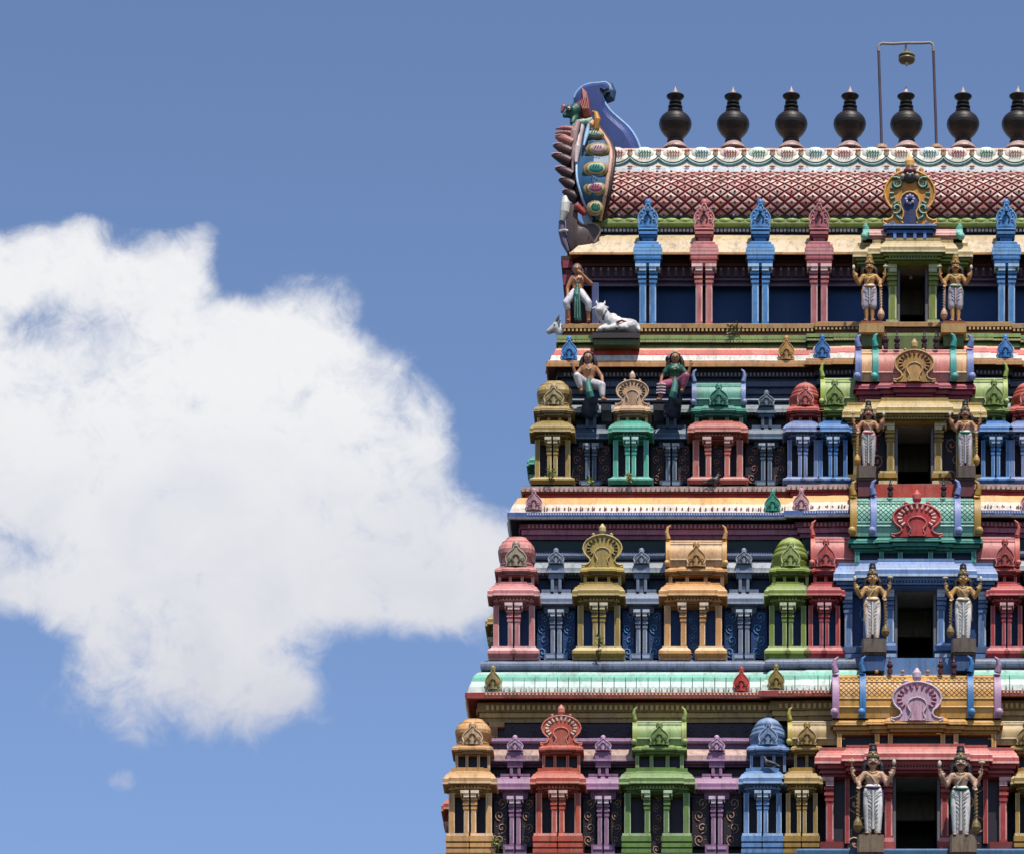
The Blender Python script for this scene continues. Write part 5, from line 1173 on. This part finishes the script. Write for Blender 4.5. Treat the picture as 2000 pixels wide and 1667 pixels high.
G(1885, 915, YS[2], .73, -1, '#c08668', 'reddish brown guardian statue with green waist cloth, right of the olive gold doorway', cloth='#d4ccd0', pleat='#6a5c68', sash='#2f7c5c', club='#a88040')
G(1698, 632, YS[1], .75, -1, '#ca9450', 'golden guardian statue in knee length cloth, left of the topmost doorway', long=False, cloth='#cfc4cc', pleat='#7c6c7c', sash='#c08a4a', crown='#b08844', tall='#a88444', club='#b89070')
G(1866, 632, YS[1], .75, 1, '#ca9450', 'golden guardian statue in knee length cloth, right of the topmost doorway', long=False, cloth='#cfc4cc', pleat='#7c6c7c', sash='#6c8c60', crown='#b08844', tall='#a88444', club='#b89070')
def blocks():
    for T, us, v0, v1, hw, Y, c in ((4, (1700, 1881), 1672, 1634, 26, -.9, '#7c6a58'), (3, (1707, 1882), 1282, 1252, 24, -.12, '#6c6058'), (2, (1692, 1886), 942, 915, 19, .63, '#685850')):
        for i, u in enumerate(us):
            mb = MB(); x = X(u, Y); w = hw*.01; cc_ = paint(c, .8, .9); mb.cham(x-w, x+w, Y-.17, Y+.4, Z(v0, Y)+.04, Z(v1, Y), .04, cc_, cc_); mb.box(x-w*.88, x+w*.88, Y-.13, Y+.4, Z(v0, Y), Z(v0, Y)+.04, cc_); mb.build('statue_block', tower, (x, Y, Z(v0, Y)))
            if T < 4:
                mb = MB(); w *= .85; mb.box(x-w, x+w, Y-.1, Y+.5, Z(v0+30, Y), Z(v0, Y)-.003, '#6a2a30' if T == 2 else '#3c5a8c'); mb.build('corbel', tower, (x, Y, Z(v0+30, Y)))
    for u in (1702, 1862):
        Y = 1.6; mb = MB(); x = X(u, Y)
        mb.box(x-.24, x+.24, Y-.2, Y+.5, Z(634, Y-.2), Z(631, Y-.2), '#a87c3c'); mb.box(x-.21, x+.21, Y-.17, Y+.5, Z(643, Y), Z(634, Y), '#8a4a26'); mb.box(x-.25, x+.25, Y-.22, Y+.5, Z(650, Y-.2), Z(643, Y), '#b08c54'); mb.box(x-.2, x+.2, Y-.1, Y+.6, Z(680, Y), Z(650, Y)-.002, '#5a6a38')
        mb.build('statue_pedestal', tower, (x, Y, Z(650, Y)))
blocks()

# flute player at the top left corner
def corner_figure():
    F = Fig(1128, 632, 2.15, .70); sk = '#b87c54'
    root = thing('corner_statue', 'brown statue raising a hand to its mouth at the left corner of the top storey', 'statue', (F.x, F.Y, F.z))
    b = MB(); F.cap(b, (0, 84, 2), (1, 96, 3), 15, 15, sk, 12, .8); F.cap(b, (1, 98, 3), (2, 118, 2), 15, 17, sk, 12, .75); F.cap(b, (-12, 126, 1), (16, 126, 1), 8, 8, sk); F.cap(b, (1, 126, 2), (0, 138, 4), 7, 6, sk)
    F.ball(b, (-1, 149, 6), 13, sk, (.95, .95, 1.1)); F.ball(b, (-1, 146, 19), 2.6, sk); F.ball(b, (-1, 139, 12), 5.5, sk)
    F.cap(b, (19, 125, 2), (38, 108, 8), 7.5, 6, sk); F.cap(b, (38, 108, 8), (8, 134, 22), 5.5, 3.8, sk); hand(F, b, (8, 134, 22), (-.8, .5), 2, sk, 1)
    F.cap(b, (-16, 124, 1), (-28, 98, 2), 7, 5.5, sk); F.cap(b, (-28, 98, 2), (-27, 62, 10), 5, 3.8, sk); hand(F, b, (-27, 61, 10), (0, -1), 1, sk, 1)
    for sx, kx, fx in ((-1, -30, -24), (1, 30, 30)):
        F.cap(b, (sx*8, 82, 2), (kx, 48, 12), 11.5, 8, sk); F.cap(b, (kx, 48, 12), (fx, 8, 2), 7.5, 5, sk); F.cap(b, (fx, 4, 2), (fx+sx*4, 3, 16), 4.4, 3.4, sk)
    o = b.build('body', root, (F.x, F.Y, F.z)); remesh(o, .013, 3)
    c = MB(); F.cap(c, (-8, 84, 3), (-31, 52, 13), 13, 10.5, '#d8d4dc'); F.cap(c, (8, 84, 3), (31, 52, 13), 13.5, 10.5, '#dcd8dc'); F.cap(c, (31, 52, 13), (31, 36, 9), 10.5, 9, '#dcd8dc'); F.cap(c, (-31, 52, 13), (-28, 38, 9), 10.5, 9, '#d8d4dc')
    o = c.build('breeches', root, (F.x, F.Y, F.z)); remesh(o, .018, 4)
    c = MB(); F.tube(c, [(0, 92, 14), (-2, 70, 18), (0, 40, 14), (2, 4, 8)], [8, 10, 10, 9], '#2f6a60'); 
    for q in (-5, 0, 5): F.tube(c, [(q, 84, 24), (q*1.2, 50, 25), (q*1.4, 8, 18)], 1.2, '#7fb0a4', 5)
    F.tube(c, [(-14, 90, 4), (0, 87, 17), (15, 90, 4)], 3.4, '#5a3c4c'); c.build('apron', root, (F.x, F.Y, F.z))
    h = MB(); F.ball(h, (-1, 152, 2), 13.8, '#5c5048', (1.08, 1, 1.05)); F.tube(h, [(10, 152, 0), (15, 140, 0), (13, 128, 0)], [5, 6, 3], '#3a2c2c'); h.build('hair', root, (F.x, F.Y, F.z))
    f = MB()
    for sx in (-1, 1): F.ball(f, (-1+sx*5, 151, 17), 2.2, '#e8e0d4', (1.2, .6, .8), 8); F.ball(f, (-1+sx*5, 151, 18.3), 1.1, '#101010', (1, .6, 1), 6)
    f.build('eyes', root, (F.x, F.Y, F.z))
    n_ = MB(); F.tube(n_, [(-10, 122, 12), (0, 106, 18), (12, 122, 12)], 1.8, '#8a7c8c'); F.ball(n_, (0, 96, 17), 5, '#5c6c3c', (1, .5, 1.4)); n_.build('necklace', root, (F.x, F.Y, F.z))
corner_figure()
def seated(u, v, Y, sc, flip, kind, label):
    F = Fig(u, v, Y, sc, flip); sk = '#a87450' if kind else '#b07c58'
    root = thing('seated_statue', label, 'statue', (F.x, F.Y, F.z), 'brown seated statues below the white and red cornice')
    b = MB(); F.cap(b, (0, 48, 0), (0, 60, 2), 14, 12, sk, 12, .8); F.cap(b, (0, 60, 2), (0, 76, 3), 11.5, 15.5, sk, 12, .75); F.cap(b, (-13, 82, 1), (13, 82, 1), 6.6, 6.6, sk); F.cap(b, (0, 84, 1), (-1, 94, 3), 5.5, 5, sk)
    if kind: F.ball(b, (-6.5, 75, 10), 7, sk); F.ball(b, (6.5, 75, 10), 7, sk)
    F.ball(b, (-1, 103, 4), 11.5, sk, (.9, .95, 1.15)); F.ball(b, (-1, 101.5, 15.5), 2.2, sk); F.ball(b, (-1, 94, 9), 4.6, sk)
    for sx in (-1, 1): F.ball(b, (-1+sx*11, 102, 2), 3, sk, (.5, .8, 1.3))
    F.cap(b, (-16, 82, 0), (-28, 64, 4), 5.4, 4.4, sk); F.cap(b, (-28, 64, 4), (-35, 84, 10), 4.2, 3, sk); hand(F, b, (-35.5, 85, 10), (-.1, 1), 1, sk, 1)
    F.cap(b, (16, 82, 0), (29, 62, 2), 5.4, 4.4, sk); F.cap(b, (29, 62, 2), (31, 44, 16), 4.2, 3, sk); hand(F, b, (31, 43, 17), (.1, -1), 2, sk, -1)
    F.cap(b, (-9, 46, 2), (-25, 54, 26), 10, 7.5, sk); F.cap(b, (-25, 54, 26), (-16, 24, 20), 7, 4.4, sk); F.cap(b, (-16, 22, 20), (-15, 20, 32), 4, 3.2, sk)
    F.cap(b, (9, 46, 2), (29, 34, 24), 10.5, 8, sk); F.cap(b, (29, 34, 24), (32, 4, 26), 7.5, 4.4, sk); F.cap(b, (32, 2, 26), (38, -2, 38), 4, 3.2, sk)
    o = b.build('body', root, (F.x, F.Y, F.z)); remesh(o, .012, 3)
    cl = '#cfc8cc' if not kind else '#b05a78'; c = MB()
    F.cap(c, (-9, 46, 2), (-25, 54, 26), 11.8, 9, cl); F.cap(c, (-25, 54, 26), (-19, 34, 22), 8.8, 6.5, cl); F.cap(c, (9, 46, 2), (29, 34, 24), 12.2, 9.8, cl); F.cap(c, (29, 34, 24), (31, 12, 26), 9.4, 6.5, cl); F.cap(c, (-5, 46, 0), (5, 46, 0), 12.5, 12.5, cl)
    o = c.build('trousers', root, (F.x, F.Y, F.z)); remesh(o, .017, 4)
    if kind:
        c = MB()
        for q in range(4): F.tube(c, [(29+q*.6-9.5, 35-q*6.5, 28), (29+q*.6, 33-q*6.5, 36), (29+q*.6+9.5, 35-q*6.5, 28)], 1.6, '#e6dcdc', 6)
        c.build('stripes', root, (F.x, F.Y, F.z))
        c = MB(); F.cap(c, (0, 66, 3), (0, 77, 3), 13, 16.8, '#1f5c48', 12, .78); F.cap(c, (-13, 82, 1), (13, 82, 1), 7.8, 7.8, '#1f5c48'); F.ball(c, (-6.5, 75, 10.5), 7.8, '#1f5c48'); F.ball(c, (6.5, 75, 10.5), 7.8, '#1f5c48')
        for sx in (-1, 1): F.cap(c, (sx*16, 82, 0), (sx*23, 71, 2), 6.6, 5.8, '#1f5c48')
        o = c.build('blouse', root, (F.x, F.Y, F.z)); remesh(o, .015, 3)
    c = MB(); F.tube(c, [(0, 50, 14), (-1, 36, 22), (2, 18, 24), (6, 8, 22)], [5, 7, 9, 8], '#3c7c74'); F.tube(c, [(-13, 54, 4), (0, 51, 14), (13, 54, 4)], 2.6, '#2f5a5c'); c.build('sash', root, (F.x, F.Y, F.z))
    h = MB(); hc = '#2c2226'; F.ball(h, (-1, 105, 0), 12.8, hc, (1.05, .95, 1.1))
    for sx in (-1, 1): F.tube(h, [(-1+sx*11, 107, 1), (-1+sx*15, 96, 0), (-1+sx*16, 86, 0), (-1+sx*12, 80, 1)], [4, 5.5, 5, 2], hc)
    F.tube(h, [(-11, 111, 8), (-1, 115, 11), (9, 111, 8)], 2.2, '#6c5048' if not kind else '#d8c090'); 
    if kind: F.ball(h, (-1, 117, 2), 7.5, '#c8b088', (1.1, 1, .7)); F.ball(h, (14, 103, -1), 7.5, hc)
    h.build('hair', root, (F.x, F.Y, F.z))
    f = MB()
    for sx in (-1, 1): F.ball(f, (-1+sx*4.4, 105, 14), 2, '#e0d8cc', (1.2, .6, .8), 8); F.ball(f, (-1+sx*4.4, 105, 15.2), 1, '#101010', (1, .6, 1), 6)
    F.tube(f, [(-4, 96.5, 13.5), (-1, 96, 14.5), (2, 96.5, 13.5)], 1, '#7a2c28', 5); f.build('face_features', root, (F.x, F.Y, F.z))
    n_ = MB(); F.tube(n_, [(-9, 84, 8), (-4, 76, 15), (0, 73, 17), (4, 76, 15), (9, 84, 8)], 1.3, '#b8a070'); F.tube(n_, [(-7, 86, 6), (0, 80, 13), (7, 86, 6)], 1.1, '#b8a070'); n_.build('necklace', root, (F.x, F.Y, F.z))
seated(1150, 792, 1.35, .88, 1, 0, 'bare chested seated statue with long dark hair and white trousers')
seated(1318, 792, 1.35, .88, -1, 1, 'seated statue in a green blouse and striped pink trousers')
def seats():
    for i, u in enumerate((1152, 1316)):
        Y = 1.55; mb = MB(); mb.capsule((X(u-2, Y), Y+.1, Z(797, Y)), (X(u+8, Y), Y-.05, Z(764, Y)), .17, .11, '#2c3e58'); mb.capsule((X(u+10, Y), Y-.2, Z(792, Y)), (X(u+4, Y), Y-.15, Z(770, Y)), .08, .10, '#7c8c98'); o = mb.build('statue_seat', tower, (X(u, Y), Y, Z(800, Y))); remesh(o, .02, 3)
        mb = MB(); uu = u+(32 if i == 0 else -30); mb.box(X(uu-10, 1.1), X(uu+10, 1.1), .98, 1.5, Z(806, 1.1), Z(794, 1.1), '#262430'); mb.build('foot_block', tower, (X(uu, 1.1), 1.1, Z(806, 1.1)))
seats()
def bull():
    Y = 1.75
    def P(u, v, d=0): return (X(u, Y), Y-d, Z(v, Y))
    w = '#d9d6d6'; root = thing('bull_statue', 'white lying bull statue with short horns on the top storey ledge', 'statue', P(1205, 650), 'white bull statues')
    b = MB(); b.capsule(P(1200, 636), P(1234, 638), .155, .14, w, 14); b.capsule(P(1190, 634), P(1203, 633), .15, .16, w, 14); b.ball(P(1197, 619), .085, w, 10, (1.2, 1, .8))
    b.capsule(P(1188, 630, .04), P(1173, 612, .10), .15, .115, '#d9d6d6', 12); b.capsule(P(1174, 606, .10), P(1170, 618, .26), .105, .062, w, 12); b.ball(P(1170, 618, .3), .062, w, 8)
    b.capsule(P(1184, 643, .1), P(1172, 650, .16), .07, .055, w); b.capsule(P(1200, 645, .14), P(1186, 651, .22), .065, .05, w); b.capsule(P(1232, 640, .06), P(1212, 648, .2), .13, .06, w); b.capsule(P(1212, 649, .2), P(1224, 650, .24), .05, .045, w); b.capsule(P(1245, 636, 0), P(1248, 648, .08), .05, .04, w)
    for sx in (-1, 1): b.capsule(P(1173+sx*7, 604, .08), P(1173+sx*15, 607+(-2 if sx > 0 else 0), .1), .035, .02, w, 8)
    o = b.build('body', root, P(1205, 650)); remesh(o, .015, 4)
    h = MB(); h.tube([P(1169, 600, .1), P(1165, 596, .1), P(1165, 591, .1)], [.03, .022, .006], 8, '#e8e4e0'); h.tube([P(1177, 600, .1), P(1181, 597, .1), P(1182, 592, .1)], [.03, .022, .006], 8, '#e8e4e0'); h.build('horns', root, P(1173, 600, .1))
    f = MB(); f.ball(P(1167, 607, .2), .016, '#151515', 6); f.ball(P(1177, 607, .2), .016, '#151515', 6); f.ball(P(1170, 609, .19), .05, '#9a7c74', 8, (1, .5, .8)); f.build('eyes', root, P(1172, 607, .2))
    s_ = MB(); s_.tube([P(1205, 636, .16), P(1215, 634, .19), P(1224, 636, .16)], .02, 6, '#8a3c3c'); s_.tube([P(1185, 614, .18), P(1180, 624, .2), P(1178, 632, .16)], .02, 6, '#6a6478'); s_.build('harness', root, P(1205, 636, .16))
    mb = MB(); mb.box(X(1158, Y), X(1250, Y), Y-.28, Y+.4, Z(660, Y-.28), Z(650, Y-.28), '#3a3236'); mb.box(X(1160, Y), X(1249, Y), Y-.22, Y+.4, Z(672, Y-.25), Z(660, Y-.28)-.002, '#5c6a3c'); mb.build('statue_block', tower, P(1205, 672))
    # the second bull round the corner looks out to the left
    Y = 2.5; root = thing('bull_statue', 'white bull statue whose head looks out round the left corner of the tower', 'statue', P(1100, 662), 'white bull statues')
    b = MB(); b.capsule(P(1100, 652), P(1112, 655, -.5), .15, .2, w, 12); b.capsule(P(1098, 650), P(1088, 640), .12, .10, w, 12); b.capsule(P(1088, 638), P(1072, 648), .10, .055, w, 12); b.capsule(P(1112, 655, -.5), P(1112, 655, -1.2), .2, .2, w)
    for d in (.08, -.08): b.capsule(P(1091, 634, d), P(1095, 631, d*2), .03, .02, w, 8)
    o = b.build('body', root, P(1100, 662)); remesh(o, .015, 4)
    h = MB()
    for d in (.07, -.07): h.tube([P(1088, 630, d), P(1090, 624, d), P(1093, 618, d)], [.03, .022, .006], 8, '#3a3a44')
    h.build('horns', root, P(1088, 632)); f = MB(); f.ball(P(1083, 638, .08), .02, '#151515', 6); f.build('eyes', root, P(1083, 638, .08))
bull()
def side_figure():
    F = Fig(1082, 762, 2.6, .45); sk = '#7c5440'; root = thing('flank_statue', 'small brown statue peeping out under the ochre cornice at the left', 'statue', (F.x, F.Y, F.z))
    b = MB(); F.cap(b, (0, 50, 0), (-4, 84, 0), 14, 16, sk); F.ball(b, (-22, 112, 0), 14, sk); F.cap(b, (-10, 90, 0), (-20, 102, 0), 6, 6, sk); F.cap(b, (-14, 88, 4), (-34, 70, 8), 6, 4.5, sk); F.cap(b, (-34, 70, 8), (-30, 92, 12), 4.4, 3.4, sk); F.cap(b, (0, 50, 0), (0, 4, 0), 12, 6, sk); F.ball(b, (-36, 110, 0), 3, sk)
    o = b.build('body', root, (F.x, F.Y, F.z)); remesh(o, .013, 3)
    h = MB(); F.ball(h, (-19, 116, 0), 14.5, '#241c20'); F.ball(h, (-16, 132, 0), 6, '#241c20'); h.build('hair', root, (F.x, F.Y, F.z))
side_figure()

# ------------------------------------------------------------------ bulbs in the doorways, weeds, pigeons
for u, v, Y, l in ((1779, 533, 2.95, 'small bulb hanging in the topmost doorway'), (1786, 836, 1.9, 'small bulb hanging in the olive gold doorway'), (1789, 1158, 1.15, 'small bulb hanging in the blue doorway'), (1789, 1522, .4, 'small bulb hanging in the red doorway')):
    x = X(u, Y); t = thing('hanging_bulb', l, 'light bulb', (x, Y, Z(v, Y)), 'bulbs hanging in the doorways')
    m = MB(); m.tube([(x, Y, Z(v, Y)), (x, Y, Z(v, Y)+.35)], .008, 6, '#2a2a2a'); m.lathe(x, Y, [(.03, Z(v, Y)-.03), (.035, Z(v, Y)+.03), (.015, Z(v, Y)+.05)], 10, '#1c1c1c'); m.build('cord', t, (x, Y, Z(v, Y)))
    m = MB(); m.ball((x, Y, Z(v, Y)-.085), .038, paint('#d8d6d0', .25, .05), 10, (1, 1, 1.35)); m.build('bulb', t, (x, Y, Z(v, Y)-.08))
def weed(u, v, Y, w, h, n, label, cols):
    x, z = X(u, Y), Z(v, Y); root = thing('weed', label, 'plant', (x, Y, z), 'weeds growing on the ledges'); W, H = w*.01, h*.01
    st = MB(); lf = MB()
    for i in range(max(4, n//9)):
        a = random.uniform(-1, 1); tip = (x+a*W*.5, Y-random.uniform(.02, .15), z+H*random.uniform(.5, 1)*(1-abs(a)*.4)); mid = ((x+tip[0])/2+random.uniform(-.02, .02), (Y+tip[1])/2, (z+tip[2])/2+.02)
        st.tube([(x, Y, z), mid, tip], [.008, .006, .003], 5, '#4c4a28')
        for q in range(9):
            t = random.uniform(.3, 1.05); px, py, pz = (x+(tip[0]-x)*t, Y+(tip[1]-Y)*t, z+(tip[2]-z)*t); px += random.uniform(-.04, .04); pz += random.uniform(-.03, .04); py += random.uniform(-.04, .04)
            d = Vector((random.uniform(-1, 1), random.uniform(-.8, .3), random.uniform(-.3, 1))).normalized(); s1 = d.cross(Vector((random.uniform(-1, 1), 1, random.uniform(-1, 1)))).normalized(); L_ = random.uniform(.045, .085); p = Vector((px, py, pz))
            lf.add([tuple(p), tuple(p+d*L_*.5+s1*L_*.24), tuple(p+d*L_), tuple(p+d*L_*.5-s1*L_*.24)], [(0,1,2,3)], random.choice(cols))
    st.build('stem', root, (x, Y, z)); lf.build('leaves', root, (x, Y, z))
gl = ['#6c7c28', '#849438', '#4c5c20', '#a8a048', '#3c4c1c']
weed(1075, 944, 1.05, 26, 42, 50, 'yellow green weed at the foot of the olive cushion domed shrine', gl)
weed(1434, 655, 1.85, 34, 22, 60, 'low dark green weed on the brown ledge of the top storey', ['#3f4c22', '#55602c', '#2f3c1c', '#6c7434'])
weed(974, 1664, -.35, 26, 38, 50, 'leafy weed between the tan and orange red shrines at the bottom', gl+['#2c3c18'])
weed(1153, 946, 1.3, 12, 12, 14, 'tiny sprig in front of the slate niche beside the teal shrine', gl)
weed(1228, 944, 1.05, 10, 24, 14, 'thin dry sprig at the foot of the teal shrine', ['#7c7040', '#8a8c4c'])
weed(1172, 1262, .3, 8, 18, 12, 'small sprig between the feet of the gold shrine', gl)
def pigeon(u, v, Y, label, fl=1):
    x, z = X(u, Y), Z(v, Y); root = thing('pigeon', label, 'pigeon', (x, Y, z), 'pigeons resting on the ledges'); k = .01; f = fl
    def p(a, c, d=0): return (x+a*k*f, Y-d*k, z+c*k)
    b = MB(); b.capsule(p(0, 7), p(9, 9), .055, .062, '#55565e', 12); b.capsule(p(11, 11), p(14, 17), .045, .03, '#4a4c58', 10); b.ball(p(14.5, 18.5), .034, '#484c58', 10); b.capsule(p(-4, 6), p(-15, 3), .035, .014, '#4a4a50', 8, .5)
    o = b.build('body', root, p(0, 0)); remesh(o, .008, 2)
    m = MB(); m.capsule(p(6, 9, 5), p(-9, 5.5, 4.5), .04, .012, '#34353c', 8, .5); m.build('wing', root, p(0, 7, 5)); m = MB(); m.tube([p(17, 18.5), p(21, 17.6)], [.012, .003], 6, '#3a3434'); m.build('beak', root, p(17, 18.5))
    m = MB(); m.tube([p(3, 4), p(3, 0)], .006, 5, '#8a4c44'); m.tube([p(6, 4, 2), p(6, 0, 2)], .006, 5, '#8a4c44'); m.build('legs', root, p(3, 0)); m = MB(); m.ball(p(15.5, 19, 2.8), .006, '#c86c30', 6); m.build('eye', root, p(15.5, 19, 2.8))
pigeon(1388, 946, 1.08, 'grey pigeon at the foot of the salmon shrine', 1)
pigeon(1508, 1498, -.4, 'dark pigeon perched on the roof of the blue domed shrine', -1)
